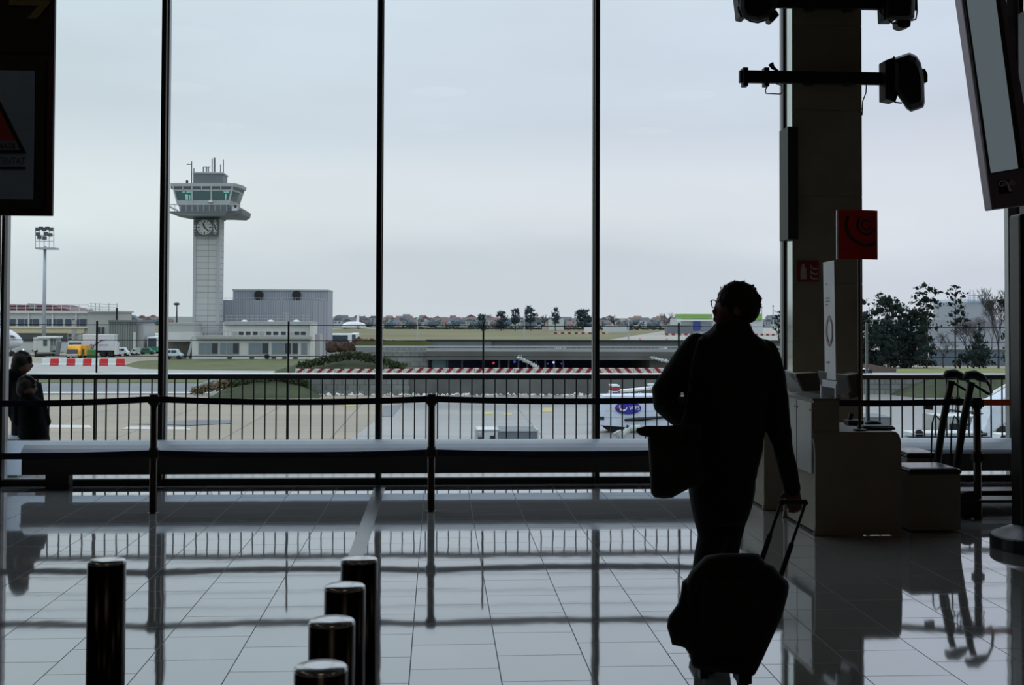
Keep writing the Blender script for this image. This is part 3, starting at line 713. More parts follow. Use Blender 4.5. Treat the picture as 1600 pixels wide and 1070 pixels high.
# shoes
def shoe(c, yaw, pitch=0):
    prof = [(-.10,.028,.03),(-.06,.034,.045),(0,.036,.05),(.06,.042,.038),(.12,.040,.026),(.165,.022,.018)]
    secs = []; mr_ = Euler((pitch,0,yaw)).to_matrix()
    for y, rx, h in prof:
        secs.append([Vector(c) + mr_ @ Vector((rx*math.cos(a), y, .0 + h*(1+math.sin(a)))) for a in [2*PI*k/14 for k in range(14)]])
    return build(MB().loft(secs), 'shoe', shoem, man, smooth=True)
c = PP(1103,1034,-.12); shoe((c.x, c.y+.02, .002), .12)
c = PP(1124,1000,.22); shoe((c.x, c.y+.02, .012), -.05, -.12)
# hair: cap plus loose curls
mb = MB()
mb.ball(PP(1154,472), (34.5*u, .098, 33*u), 24, 16)
mb.ball(PP(1162,480), (26*u, .092, 27*u), 20, 14)
rr = random.Random(3)
for k in range(210):
    a = rr.uniform(-.35, PI+.5); el = rr.uniform(-1.1, 1.1)
    dirv = Vector((math.cos(a), -math.sin(el)*.9, math.sin(a)*math.cos(el))).normalized()
    c0 = PP(1154,474) + Vector((dirv.x*32*u, dirv.y*.09, dirv.z*31*u))
    if dirv.x < -.75 and dirv.z < .55: continue
    e1 = c0 + dirv*rr.uniform(.006,.014) + Vector((rr.uniform(-.012,.012), rr.uniform(-.01,.01), rr.uniform(-.004,.010)))
    mb.tube([c0, (c0+e1)/2+Vector((rr.uniform(-.005,.005),0,.003)), e1], [.009,.007,.0035], 5)
hr = build(mb, 'hair', hairm, man, smooth=True); remesh(hr, .005, 1, .4)
dh = bpy.data.textures.new('hair_lumps', 'CLOUDS'); dh.noise_scale = .018
dm = hr.modifiers.new('Lumps', 'DISPLACE'); dm.texture = dh; dm.strength = .010; dm.mid_level = .5
mb = MB()
for k in range(46):
    px = 1126+ rr.random()*34; py = 445 - 0.0*k + (abs(px-1150)/24)**2*6
    s = PP(px, py+1, rr.uniform(-.04,.04)); v = s.copy()
    pts = [s]
    dx_ = rr.uniform(-.5,.3)
    for j in range(3):
        v = v + Vector((dx_*.006+rr.uniform(-.003,.003), 0, .0065-.0022*j)); pts.append(v.copy())
    mb.tube(pts, [.0016,.0013,.001,.0006], 4)
build(mb, 'loose_curls', hairm, man)
# glasses
gb_ = MB()
ring_pts = [(1113,468.5),(1118.5,469.5),(1119,473),(1117,480),(1113.5,481),(1111.5,476),(1111.5,470),(1113,468.5)]
gb_.tube([PP(a, b_, -.03) for a, b_ in ring_pts], .0028, 6)
gb_.tube([PP(a, b_, .045) for a, b_ in ring_pts], .0028, 6)
gb_.tube([PP(1112,471,-.03), PP(1110,471,.0), PP(1112,471,.045)], .0025, 6)
gb_.tube([PP(1118,470,-.032), PP(1130,471,-.066), PP(1150,476,-.09)], .0028, 6)
build(gb_, 'glasses', ink, man)
# ---------------------------------------------------------------- shoulder bag
BY = MY-.2
def BP(px, py, dy=0): return P(px, py, BY+dy)
c = BP(1040,775); o = thing('shoulder_bag', (c.x, BY, c.z), 'dark brown soft shoulder bag hanging at the left side of the walking man', 'bag')
bagm = M('bag_leather', (30,25,22), .8, noise=(12,.15), bump=.3)
out = [(1012,684),(1013,700),(1015,730),(1016,760),(1017,770),(1022,777),(1035,779),(1050,778),(1064,770),(1078,763),(1092,762),(1096,740),(1094,700),(1092,672),(1060,670),(1030,672)]
cx_, cy_ = 1052, 722
secs = [[BP(cx_+(a-cx_)*k, cy_+(b_-cy_)*k, dy) for a, b_ in out] for dy, k in ((-.07,.80),(-.055,.93),(0,1),(.055,.93),(.07,.80))]
build(MB().loft(secs), 'bag_body', bagm, o, smooth=True)
out = [(994,669),(1010,665),(1040,665),(1075,662),(1096,664),(1096,690),(1060,692),(1030,688),(1014,683),(1000,680),(994,675)]
secs = [[BP(1045+(a-1045)*k, 676+(b_-676)*k, dy) for a, b_ in out] for dy, k in ((-.085,.90),(-.075,.98),(0,1),(.07,.97),(.08,.9))]
build(MB().loft(secs), 'flap', bagm, o, smooth=False, bevel=.006)
build(MB().box(BP(1070,676).x-.012, BP(1070,676).x+.012, BY-.095, BY-.085, BP(1070,686).z, BP(1070,676).z), 'buckle', M('buckle_dark', (60,60,60), .3, .8), o, bevel=.002)
st = [BP(1066,668,-.03), P(1074,640,MY-.155), P(1080,600,MY-.15), P(1086,560,MY-.145), P(1094,532,MY-.10), P(1100,522,MY-.0), P(1098,540,MY+.12), P(1090,600,MY+.16), BP(1080,668,.05)]
build(MB().tube(st, .012, 6, flat=.35), 'strap', bagm, o)
# ---------------------------------------------------------------- suitcase
def SP(px, py, dy=0): return P(px, py, 5.33+(1054-py)/190*.10+dy)
c = SP(1150,1062); o = thing('suitcase', (c.x, 5.33, 0), 'black soft trolley suitcase tilted on its wheels behind the man', 'suitcase')
scm = M('suitcase_fabric', (17,17,19), .8, noise=(40,.1))
out = [(1102,868),(1125,864),(1153,864),(1176,864),(1185,865),(1192,873),(1197,880),(1208,883),(1215,892),(1224,902),(1231,908),(1233,916),(1231,930),(1222,963),(1204,1003),(1187,1040),(1180,1053),(1176,1056),(1153,1053),(1101,1048),(1085,1044),(1080,1038),(1078,1024),(1070,1012),(1068,985),(1068,940),(1072,905),(1079,892)]
cx_, cy_ = 1145, 960
secs = [[SP(cx_+(a-cx_)*k, cy_+(b_-cy_)*k, dy) for a, b_ in out] for dy, k in ((-.13,.86),(-.12,.93),(-.09,.985),(-.03,1),(.05,.99),(.085,.93))]
build(MB().loft(secs), 'case_body', scm, o, smooth=True)
out = [(1100,900),(1180,900),(1205,925),(1165,1030),(1105,1025),(1092,1000),(1090,930)]
cx_, cy_ = 1140, 965
secs = [[SP(cx_+(a-cx_)*k, cy_+(b_-cy_)*k, dy) for a, b_ in out] for dy, k in ((-.165,.86),(-.155,.95),(-.115,1))]
build(MB().loft(secs), 'front_pocket', scm, o, bevel=.008)
out = [(1085,893),(1066,908),(1063,930),(1059,943),(1046,961),(1043,968),(1042,980),(1046,992),(1050,1007),(1064,1010),(1072,1013),(1085,1010),(1095,960)]
cx_, cy_ = 1072, 960
secs = [[SP(cx_+(a-cx_)*k, cy_+(b_-cy_)*k, dy) for a, b_ in out] for dy, k in ((-.10,.8),(-.08,.95),(-.02,1),(.04,.95),(.06,.8))]
build(MB().loft(secs), 'side_pocket', scm, o, smooth=True)
wx = SP(1161,1061,-.02)
for dy in (-.05,.03):
    build(MB().cyl((wx.x-.012, 5.33+dy, .028), (wx.x+.012, 5.33+dy, .028), .028, seg=20), 'wheel', rubber, o)
build(MB().box(wx.x-.03, wx.x+.03, 5.26, 5.38, .03, .075), 'wheel_mount', black, o, bevel=.006)
wx2 = SP(1100,1050,-.02)
build(MB().box(wx2.x-.02, wx2.x+.02, 5.3, 5.36, .045, .09), 'foot', black, o, bevel=.004)
grip_dy = .13
G1, G2 = SP(1221,784,.05), SP(1259,784,.05)
R1, R2 = SP(1191,872,.0), SP(1221,896,.0)
for a_, b_ in ((G1,R1),(G2,R2)):
    m_ = a_+(b_-a_)*.62
    rod = build(MB().tube([a_, m_], .0075, 10), 'handle_rod', M('rod_dark', (34,34,36), .35, .7), o)
    build(MB().tube([m_-(b_-a_)*.03, m_, b_+(b_-a_)*.15], [.012,.012,.012], 10), 'rod_sleeve', ink, o)
build(MB().tube([G1+Vector((-.003,0,-.012)), G1+Vector((.004,0,0)), G2+Vector((-.004,0,0)), G2+Vector((.003,0,-.012))], [.012,.014,.014,.012], 12), 'grip', ink, o, smooth=True)
# ---------------------------------------------------------------- seated pair outside
def seated(px, top, hw_px, Y, label, cm_, hm, shoulder, bottom, sw, lean, face, cat='person'):
    k = Y/F
    def Q(a, b_, dy=0): return P(a, b_, Y+dy)
    o = thing('person', (Q(px,700).x, Y, .39), label, cat)
    hc = top+hw_px*1.12
    mb = MB().ball(Q(px, hc), (hw_px*.92*k, hw_px*k, hw_px*1.12*k), 20, 14)
    mb.ball(Q(px+face*hw_px*.35, hc+hw_px*.45), (hw_px*.55*k, hw_px*.6*k, hw_px*.62*k), 14, 10)
    mb.tube([Q(px+face*hw_px*.85, hc+hw_px*.05), Q(px+face*hw_px*1.12, hc+hw_px*.35), Q(px+face*hw_px*.9, hc+hw_px*.5)], [1.2*k,2*k,1.5*k], 8)
    mb.tube([Q(px-2*face, hc+hw_px*.7), Q(px-3*face+lean*.2, shoulder+12)], [5*k,7*k], 12)
    mb.loft([[Q(px+lean*t+w_*math.cos(a_)*.8, yy, .085*math.sin(a_)) for a_ in [2*PI*i/16 for i in range(16)]] for t, yy, w_ in ((.2,shoulder+6,sw*.6),(.6,(shoulder+bottom)/2,sw*.8),(1,bottom,sw))])
    for s_ in (-1, 1):   # thighs and shins towards the window
        hx = px+lean+s_*sw*.45
        mb.tube([Q(hx, bottom-4,0), Q(hx+2, bottom-2,-.28), Q(hx+3, bottom+18,-.33), Q(hx+3,bottom+50,-.33)] if False else [Q(hx, bottom-5,.02), Q(hx+s_*2, bottom-6,.2), Q(hx+s_*2, bottom+22,.26), P(hx+s_*2, 731, Y+.28)], [8*k,7*k,5.5*k,4*k], 10)
    mb.tube([Q(px+lean*.3-sw*.6, shoulder+12), Q(px+lean*.8-sw*.75, (shoulder+bottom)/2+8), Q(px+lean, bottom-12, .12)], [4.5*k,4*k,3*k], 8)
    hand(mb, Q(px+lean, bottom-12, .12), (.3,1,-.2), (1,0,0), (0,0,-1), .8)
    b2 = build(mb, 'body', skin, o, smooth=True); remesh(b2, .012, 3)
    mb = MB().loft([[Q(px+lean*t+w_*math.cos(a_), yy, dd*math.sin(a_)) for a_ in [2*PI*i/20 for i in range(20)]] for t, yy, w_, dd in ((.15,shoulder,sw*.35,.08),(.3,shoulder+9,sw*.85,.12),(.6,(shoulder+bottom)/2,sw*.95,.14),(1,bottom,sw*1.12,.17),(1,bottom+4,sw*1.12,.17))])
    if hm is hairm: mb.ball(Q(px-17, shoulder+2, .02), (9*k, .12, 13*k), 14, 10)
    for s_ in (-1,1):
        mb.tube([Q(px+lean*.3+s_*sw*.8, shoulder+12), Q(px+lean*.7+s_*sw*1.0, (shoulder+bottom)/2+6,.02), Q(px+lean+s_*sw*.4, bottom-12, .14)], [7*k,6.5*k,5*k], 12)
    c2 = build(mb, 'coat', cm_, o, smooth=True); remesh(c2, .016, 4)
    mb = MB().ball(Q(px-face*1.5, hc-hw_px*.12), (hw_px*1.02*k, hw_px*1.08*k, hw_px*1.1*k), 20, 14)
    mb.ball(Q(px-face*hw_px*.5, hc+hw_px*.4), (hw_px*.75*k, hw_px*.9*k, hw_px*.95*k), 16, 10)
    rq = random.Random(int(px))
    for q in range(60):
        a_ = rq.uniform(-.3, PI+.3); c0 = Q(px-face*1.5+math.cos(a_)*hw_px*.95, hc-hw_px*.12-math.sin(a_)*hw_px*1.02, rq.uniform(-.06,.06))
        mb.ball(c0, rq.uniform(.012,.022), 8, 6)
    h2 = build(mb, 'hair', hm, o, smooth=True); remesh(h2, .010, 2)
    return o
coat2 = M('outdoor_coat_black', (9,9,11), .95, spec=.1); coat3 = M('outdoor_coat_grey', (20,25,29), .95, spec=.15)
hair2 = M('brown_hair', (40,32,28), .75)
seated(36, 550, 14.5, 13.02, 'dark haired person in a dark coat sitting outside the window at the far left', coat3, hairm, 586, 691, 24, 8, 1)
seated(43, 588, 13.5, 12.74, 'shorter brown haired person in black coat sitting outside in front of the taller one', coat2, hair2, 616, 691, 23, 11, 1)
# ================================================================ BALCONY
slab = M('balcony_concrete', (196,196,192), .18)
struct(build(MB().box(-14, 16, WY+.11, 13.62, -.3, .0), 'floor_balcony', slab))
ledm = M('ledge_pale', (190,202,214), .5)
o = build(MB().box(-5.3, -4.3, 12.6, 13.15, .0, .395), 'outdoor_ledge', ledm, bevel=.01)
tag(o, 'pale box seat outside the window under the seated pair', 'ledge')
RY = 13.4
railm = M('railing_black', (24,24,24), .75, 0)
o = thing('balcony_railing', (0, RY, 0), 'black metal balcony railing with upright bars and cable wires above', 'railing')
ztop = P(750, 584.3, RY).z; zb = P(750, 592.5, RY).z; ztop -= .008
build(MB().box(-6.2, 8.2, RY-.02, RY+.04, zb, ztop), 'top_rail', railm, o, bevel=.004)
build(MB().box(-6.2, 8.2, RY-.015, RY+.015, .05, .09), 'bottom_rail', railm, o)
build(MB().tube([(-6.2, RY+.01, ztop-.004), (8.2, RY+.01, ztop-.004)], .024, 14), 'top_highlight', M('rail_highlight_steel', (226,228,230), .3, .85), o, smooth=True)  # pale tube added to draw the bright sky highlight along the black rail
pp = [P(p_, 640, RY).x for p_ in (-159,148,449,755,1062,1357,1652)]
wirem = M('cable_wire', (40,40,42), .4, .6)
for y_ in (509, 532.5, 557):
    z_ = P(750, y_, RY+.05).z; build(MB().cyl((-6.2,RY+.05,z_), (8.2,RY+.05,z_), .0045, seg=6), 'cable', wirem, o)
zp = P(755, 503, RY+.05).z
for i, x in enumerate(pp):
    build(MB().box(x-.011, x+.011, RY-.012, RY+.02, .0, zb), 'post', railm, o)
    build(MB().cyl((x, RY+.05, .1), (x, RY+.05, zp), .011 if i != 5 else .016, seg=8), 'cable_post', railm if i != 5 else M('post_pale', (170,172,174), .4), o)
bar0 = None
for xa, xb in zip(pp, pp[1:]):
    for k in range(1, 17):
        x = xa+(xb-xa)*k/17
        if not (-4.9 < x < 6.75): continue
        if bar0 is None: bar0 = build(MB().box(x-.0065, x+.0065, RY-.008, RY+.008, .08, zb), 'baluster', railm, o); bx_ = x
        else:
            c = bar0.copy(); col.objects.link(c); c.parent = o; c.location = Vector((x-bx_, 0, 0))
# ================================================================ THE AIRFIELD
def gnd(name, pts, mat, z, thick=.05, struct_=True):
    o = build(MB().prism([GR(a, b_, z) for a, b_ in pts], (0,0,-thick)), name, mat, org=(0,0,z))
    if struct_: struct(o)
    return o
# apron concrete: slabs, damp patches that mirror the sky
def apronmat(name, c1, c2, wet):
    m, nt, b = nodes(name)
    tc = nt.nodes.new('ShaderNodeTexCoord')
    br = nt.nodes.new('ShaderNodeTexBrick'); br.offset = 0
    br.inputs['Color1'].default_value = lin(c1); br.inputs['Color2'].default_value = lin(c2); br.inputs['Mortar'].default_value = lin((90,88,82))
    br.inputs['Scale'].default_value = 1; br.inputs['Mortar Size'].default_value = .05; br.inputs['Brick Width'].default_value = 7.5; br.inputs['Row Height'].default_value = 5.0
    nt.links.new(tc.outputs['Object'], br.inputs['Vector'])
    n = nt.nodes.new('ShaderNodeTexNoise'); n.inputs['Scale'].default_value = .09; n.inputs['Detail'].default_value = 5
    mp = nt.nodes.new('ShaderNodeMapping'); mp.inputs['Scale'].default_value = (.35, 1.6, 1); nt.links.new(tc.outputs['Object'], mp.inputs['Vector'])
    nt.links.new(mp.outputs[0], n.inputs['Vector'])
    mr = nt.nodes.new('ShaderNodeMapRange'); mr.inputs['To Min'].default_value = .75; mr.inputs['To Max'].default_value = 1.25; nt.links.new(n.outputs['Fac'], mr.inputs['Value'])
    vm = nt.nodes.new('ShaderNodeVectorMath'); vm.operation = 'SCALE'; nt.links.new(br.outputs['Color'], vm.inputs[0]); nt.links.new(mr.outputs[0], vm.inputs['Scale'])
    nt.links.new(vm.outputs[0], b.inputs['Base Color'])
    r = nt.nodes.new('ShaderNodeMapRange'); r.inputs['From Min'].default_value = wet-.08; r.inputs['From Max'].default_value = wet+.08
    r.inputs['To Min'].default_value = .28; r.inputs['To Max'].default_value = .75; nt.links.new(n.outputs['Fac'], r.inputs['Value'])
    nt.links.new(r.outputs[0], b.inputs['Roughness'])
    return m
ap1 = apronmat('apron_dry', (146,136,120), (138,130,116), .36)
ap2 = apronmat('apron_damp', (126,128,128), (134,134,130), .62)
asph = M('asphalt', (100,104,108), .6, noise=(.1,.12))
lroad = M('light_road', (150,150,146), .7, noise=(.1,.1))
fieldm = M('field_grass', (104,101,66), .9, noise=(.015,.22))
fieldgreen = M('verge_grass', (82,88,50), .9, noise=(.15,.25), bump=.4)
struct(build(MB().prism([(-1500,14.5,GZ),(1500,14.5,GZ),(1500,4000,GZ),(-1500,4000,GZ)], (0,0,-1)), 'ground_apron', ap1, org=(0,0,GZ)))
gnd('ground_damp_apron', [(470,745),(640,617),(1700,617),(1900,900),(400,900)], ap2, GZ+.02)
gnd('ground_asphalt_road', [(-700,616),(330,616),(440,598),(420,598),(-700,598.5)], asph, GZ+.03)
gnd('ground_road', [(-700,589),(600,589),(600,574),(195,572),(-60,562),(-700,562)], lroad, GZ+.03)
gnd('ground_taxiway', [(930,534),(1260,534),(1260,508.5),(1190,507.5),(1075,511),(1030,518)], M('taxiway_concrete', (150,146,138), .8, noise=(.01,.1)), GZ+.06)
o = build(MB().prism([GR(a, b_, GZ+.04) for a, b_ in [(-500,533),(1800,533),(1800,504.8),(-500,504.8)]], (0,0,-.03)), 'field_grass', fieldm, org=(0,0,GZ)); tag(o, 'wide dull green grass field between the taxiways and the far houses', 'grass', kind='stuff')
o = build(MB().prism([GR(a, b_, GZ+.05) for a, b_ in [(-700,597.5),(330,597.5),(360,590.5),(-700,590.5)]], (0,0,-.03)), 'grass_strip', fieldgreen, org=(0,0,GZ)); tag(o, 'narrow green grass strip seen between the railing bars at left', 'grass', kind='stuff')
o = build(MB().prism([GR(a, b_, GZ+.05) for a, b_ in [(193,571),(215,564),(262,561),(500,561),(560,566),(560,580),(300,578),(220,576)]], (0,0,-.03)), 'grass_verge', fieldgreen, org=(0,0,GZ)); tag(o, 'green grass verge in front of the control tower building', 'grass', kind='stuff')
gnd('ground_white_kerb', [(-700,613.5),(330,613.5),(330,612),(-700,612)], white, GZ+.06)
patch = M('asphalt_patch', (82,88,96), .35)
gnd('ground_patch', [(205,662),(300,656),(360,656),(362,661),(300,664)], patch, GZ+.05)
gnd('ground_patch', [(596,650),(600,634),(628,632),(614,650)], patch, GZ+.05)
pw = M('puddle_sky_pale', (150,154,158), .04, spec=1.0)  # pale base colour stands in for sky mirrored in the water
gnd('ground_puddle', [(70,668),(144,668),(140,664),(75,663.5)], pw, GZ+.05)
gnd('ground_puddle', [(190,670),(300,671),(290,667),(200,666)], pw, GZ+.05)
yl = M('yellow_marking', (172,162,104), .7)
for pts in ([(215,628),(235,627),(234,625.5),(216,626)], [(536,635),(556,634),(556,631.5),(540,631.5)], [(756,647),(770,647),(770,643),(758,643)], [(786,648),(800,648),(800,645),(788,645)], [(846,643),(864,643),(862,637),(850,637)]):
    gnd('ground_marking', pts, yl, GZ+.05)
# grass slope mounds
def mound(name, outline, Y, depth, mat, label, bk=.8):
    """ridge seen from the front: outline of (px, py) tops at distance Y, sloping down towards the viewer"""
    top = [P(a, b_, Y) for a, b_ in outline]
    mb = MB(); n = len(top)
    rows = []
    for j in range(9):
        t = j/8
        row = []
        for p_ in top:
            h = p_.z-GZ
            row.append((p_.x, Y-depth*(t) + R.uniform(-.3,.3), GZ-.05+h*(1-t)**.8 + (R.uniform(-.10,.10) if 0 < j < 8 else 0)))
        rows.append(row)
    back = [(p_.x, Y+depth*bk, GZ-.05) for p_ in top]
    rows = [back]+rows
    vr = [[mb.bm.verts.new(v) for v in r] for r in rows]
    for a, b_ in zip(vr, vr[1:]):
        for i in range(n-1): mb._face([a[i], a[i+1], b_[i+1], b_[i]])
    o = build(mb, name, mat, smooth=True); return tag(o, label, 'grass', kind='stuff')
dg_ = M('slope_grass', (50,58,34), .95, noise=(.4,.3), bump=.6)
mound('grass_mound', [(430,579),(450,572),(470,566),(490,562),(510,557),(530,553),(550,550),(566,549),(585,553),(610,562),(630,570),(650,579)], 152, 9, dg_, 'dark green grass mound rising right of the control tower building')
mound('grass_mound', [(335,617),(350,606),(362,600),(380,595),(400,590),(430,588),(455,590),(475,597),(490,607),(505,617)], 131.5, 5, dg_, 'dark green grass slope behind the railing bars left of the second mullion', .04)
mound('grass_mound', [(1385,618),(1400,611),(1420,603),(1445,594),(1465,588),(1500,585),(1600,584)], 132.4, 6, dg_, 'grass slope behind the railing bars below the dark trees', .04)
# ---------------------------------------------------------------- the sunken road with its walls
conc = brickmat('block_wall', (118,122,120), (104,108,106), (84,86,84), 1.2, .6, .04, .9, mapping=(PI/2,0,0), noise=.3, nscale=.5)
concd = M('stained_concrete', (92,94,92), .85, noise=(.3,.25)); concu = M('upper_concrete', (100,106,108), .85, noise=(.2,.15))
def wallbox(name, pxa, pya, pxb, pyb, Y, depth, mat, label, cat, to_ground=False):
    x0,x1,z0,z1 = rect(pxa, pya, pxb, pyb, Y)
    o = build(MB().box(x0, x1, Y, Y+depth, GZ-.05 if to_ground else z0, z1), name, mat)
    if label: tag(o, label, cat)
    return o
wallbox('retaining_wall', 430, 583, 640, 618, 132, .8, conc, 'grey block retaining wall left part, below the striped barriers', 'wall', True)
wallbox('retaining_wall', 640, 583, 1240, 618, 132.3, .8, concd, 'smooth stained concrete retaining wall below the striped barriers', 'wall', True)
wallbox('retaining_wall', 1240, 586, 1460, 618, 133, .8, conc, 'block retaining wall at right, behind the railing bars beside the kiosk', 'wall', True)
# debris edge
mb = MB(); rs = random.Random(5)
for k in range(150):
    px = 498+rs.random()*560; p_ = GR(px, 617.5+rs.uniform(-.4,1.2), GZ+.05); s = rs.uniform(.08,.26)
    mb.obox((p_.x, p_.y, GZ+.1), (s*2, s, s), (rs.random(),rs.random(),rs.random()))
o = build(mb, 'rubble', M('rubble_pale', (200,196,190), .9)); tag(o, 'pale rubble and litter along the foot of the retaining wall', 'rubble', kind='stuff')
# striped barriers
bwh = M('barrier_white', (186,184,176), .7, noise=(3,.35)); bred = M('barrier_red', (136,36,40), .7, noise=(2,.2))
n = 19; x0_, x1_ = 462, 1052; 
for k in range(n):
    pa, pb_ = x0_+(x1_-x0_)*k/n, x0_+(x1_-x0_)*(k+1)/n
    yt = 575.2
    a_, b_, zb_, zt_ = rect(pa, 575.2, pb_-.6, 583.2, 132.6)
    if pa < 640: zt_ -= .08
    zb_ = P(750, 583, 132).z+.0
    o = thing('striped_barrier', ((a_+b_)/2, 132.6, zb_), 'red and white striped concrete barrier block, %s from the left on the retaining wall' % ORD[k], 'barrier', 'striped barriers on the retaining wall')
    build(MB().box(a_, b_, 132.3, 132.9, zb_, zt_), 'block', bwh, o)
    w_ = (b_-a_)
    for h_ in (0, .5):
        q = [(.02,0),(.24,0),(.46,1),(.24,1)] if pa < 915 else [(.24,0),(.46,0),(.24,1),(.02,1)]
        build(MB().prism([(a_+w_*(u_+h_), 132.29, zb_+(zt_-zb_)*v_) for u_, v_ in q], (0,.62,0)), 'red_stripe', bred, o)
# underpass
o = thing('underpass', (10, 165, GZ), 'long dark concrete road underpass beyond the striped barriers', 'underpass')
def upart(name, pxa, pya, pxb, pyb, Y, depth, mat, tog=False):
    x0,x1,z0,z1 = rect(pxa, pya, pxb, pyb, Y)
    return build(MB().box(x0, x1, Y, Y+depth, GZ-.05 if tog else z0, z1), name, mat, o)
upart('beam', 665, 549.5, 1245, 562.5, 165, 18, M('beam_concrete', (84,86,84), .85, noise=(.2,.2)))
upart('side_wall', 575, 549, 668, 580, 166, 2, conc, True)
upart('side_wall', 1015, 556, 1245, 580, 166, 17, concd, True)
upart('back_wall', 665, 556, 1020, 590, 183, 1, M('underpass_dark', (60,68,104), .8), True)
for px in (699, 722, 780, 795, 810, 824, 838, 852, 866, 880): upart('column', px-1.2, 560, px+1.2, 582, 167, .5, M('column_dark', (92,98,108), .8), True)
upart('door', 672, 562, 697, 582, 168, .2, M('underpass_door', (120,158,176), .4), True)
upart('door_frame', 670, 561.5, 675, 582, 167.6, .3, ink, True)
bl = M('blue_sign_lamp', (60,80,200), .5, emit=.5)
for px, py in ((804,565),(865,566),(856,568),(877,568)):
    c = P(px, py, 166.5); build(MB().ball(c, (.2 if px == 804 else .12) if px != 865 else .16, 10, 6), 'blue_lamp', bl if px != 865 else M('bright_lamp', (180,190,255), .5, emit=1.2), o)
c = P(771, 567, 166.5); build(MB().ball(c, .18, 10, 6), 'red_lamp', M('red_lamp', (210,60,70), .5, emit=.6), o)
o = thing('parapet_wall', (10, 205, GZ), 'dark upper parapet wall along the edge of the grass field', 'wall')
upart('wall_face', 556, 541, 668, 552, 196, 1, M('parapet_block', (116,120,118), .85), False)
upart('wall_face', 665, 531.5, 768, 552, 205, 1, concu, True)
upart('wall_face', 767, 532, 1245, 552, 205.5, 1, concu, True)
upart('coping', 665, 531, 1245, 533, 204.8, 1.4, M('coping_dark', (66,70,70), .8))
o = thing('road_guard_fence', (10, 190, GZ), 'pale grey guard fence along the sunken road', 'fence')
upart('top_rail', 555, 540.6, 1245, 542.4, 190, .2, M('guard_pale', (170,176,178), .5))
upart('bottom_rail', 600, 549.2, 1245, 550.4, 190, .2, M('guard_pale', (170,176,178), .5))
gpm = M('guard_grey', (140,148,150), .5); x_a = P(600,545,190).x; x_b = P(1245,545,190).x
mb = MB(); k = 0; zt_, zb_ = P(900,541,190).z, P(900,550,190).z
x = x_a
while x < x_b: mb.box(x-.03, x+.03, 190.05, 190.15, zb_, zt_); x += .9
pi_ = build(mb, 'pickets', gpm, o); pi_['kind'] = 'stuff'
# pale metal stairs down into the underpass
stm = M('stair_pale', (170,176,176), .6)
o = thing('outdoor_stairway', P(830,575,164), 'pale metal stairway slanting down into the underpass', 'stairs')
for s in (0, 1.1):
    build(MB().tube([P(812,558,163.6+s), P(840,573,163.6+s)], .12, 6), 'stringer', stm, o)
for k in range(7):
    p_ = P(812+4*k, 559+2.2*k, 163.6); build(MB().box(p_.x-.25, p_.x+.25, 163.6, 164.7, p_.z-.04, p_.z+.04), 'tread', stm, o)

tgrey_ = M('guard_post_grey', (120,124,126), .6)
# banks and scrub
o = build(MB().prism([P(556,534,203.5),P(652,532.6,203.5),P(668,533.2,203.5),P(684,541.5,203.5),P(556,541.5,203.5)], (0,1.2,0)), 'grass_bank', fieldgreen); tag(o, 'small green grass bank at the left end of the dark parapet wall', 'grass', kind='stuff')
def scatter(name, label, cat, pts, Y, n, spread, size, mat, seed):
    rng = random.Random(seed); mb = MB()
    for k in range(n):
        t = rng.random()*(len(pts)-1); i = int(t); f_ = t-i
        px = pts[i][0]+(pts[i+1][0]-pts[i][0])*f_+rng.uniform(-1,1)*spread*.6; py = pts[i][1]+(pts[i+1][1]-pts[i][1])*f_+rng.uniform(-1,1)*spread*.4
        c = P(px, py, Y+rng.uniform(-.4,.4)); s = size*rng.uniform(.5,1.2)
        for q in range(3): mb.quadleaf(c+Vector((rng.uniform(-s,s),rng.uniform(-s,s),rng.uniform(-s,s)))*.5, s, rng)
    o = build(mb, name, mat, recalc=False); tag(o, label, cat, kind='stuff')
pale = M('pale_speck', (196,204,204), .7)  # pale quads scattered as loose specks along stairs and fence
scatter('pale_specks', 'pale scattered specks beside the metal stairway of the underpass', 'plants', [(810,558),(826,566),(841,574)], 163.2, 90, 3.0, .22, pale, 1)
scatter('pale_specks', 'pale scattered specks on the guard fence above the stairway', 'plants', [(826,549),(846,546.5),(884,544.5)], 189.5, 80, 1.6, .22, pale, 2)
scatter('pale_specks', 'pale scattered specks on the guard fence at the end of the barriers', 'plants', [(1008,549),(1022,546),(1044,545)], 189.5, 50, 1.6, .22, pale, 3)
scatter('pale_specks', 'pale scattered specks above the closed end of the underpass', 'plants', [(1016,558),(1030,561),(1048,566)], 163.2, 50, 1.8, .2, pale, 4)
scatter('shrubs', 'dark green shrubs on the near grass slope behind the railing', 'plants', [(362,601),(385,596),(420,592),(455,592),(480,600)], 130.5, 900, 9, .22, M('shrub_green', (58,70,40), .9, noise=(2,.3)), 5)
scatter('dry_scrub', 'dry brown scrub at the left foot of the near grass slope', 'plants', [(304,611),(325,606),(350,600),(366,594),(398,590)], 131.3, 800, 12, .2, M('dry_scrub', (120,108,84), .95, noise=(2,.25)), 6)
scatter('shrubs', 'dark green shrubs on the far grass mound beside the brown hedge', 'plants', [(470,572),(510,562),(550,554),(590,562),(630,574)], 148, 900, 12, .22, MATS['shrub_green'], 7)
o = thing('guard_rail', P(320,598,131), 'short blue grey guard rail at the end of the asphalt road behind the railing', 'guard rail')
c = P(320,605,150)
build(MB().hull8([P(302,603.5,148),P(336,591.5,160),P(336,594,160),P(302,606.5,148)], [p_+Vector((.1,.3,0)) for p_ in (P(302,603.5,148),P(336,591.5,160),P(336,594,160),P(302,606.5,148))]), 'rail', M('guard_rail_blue', (140,156,172), .5), o)
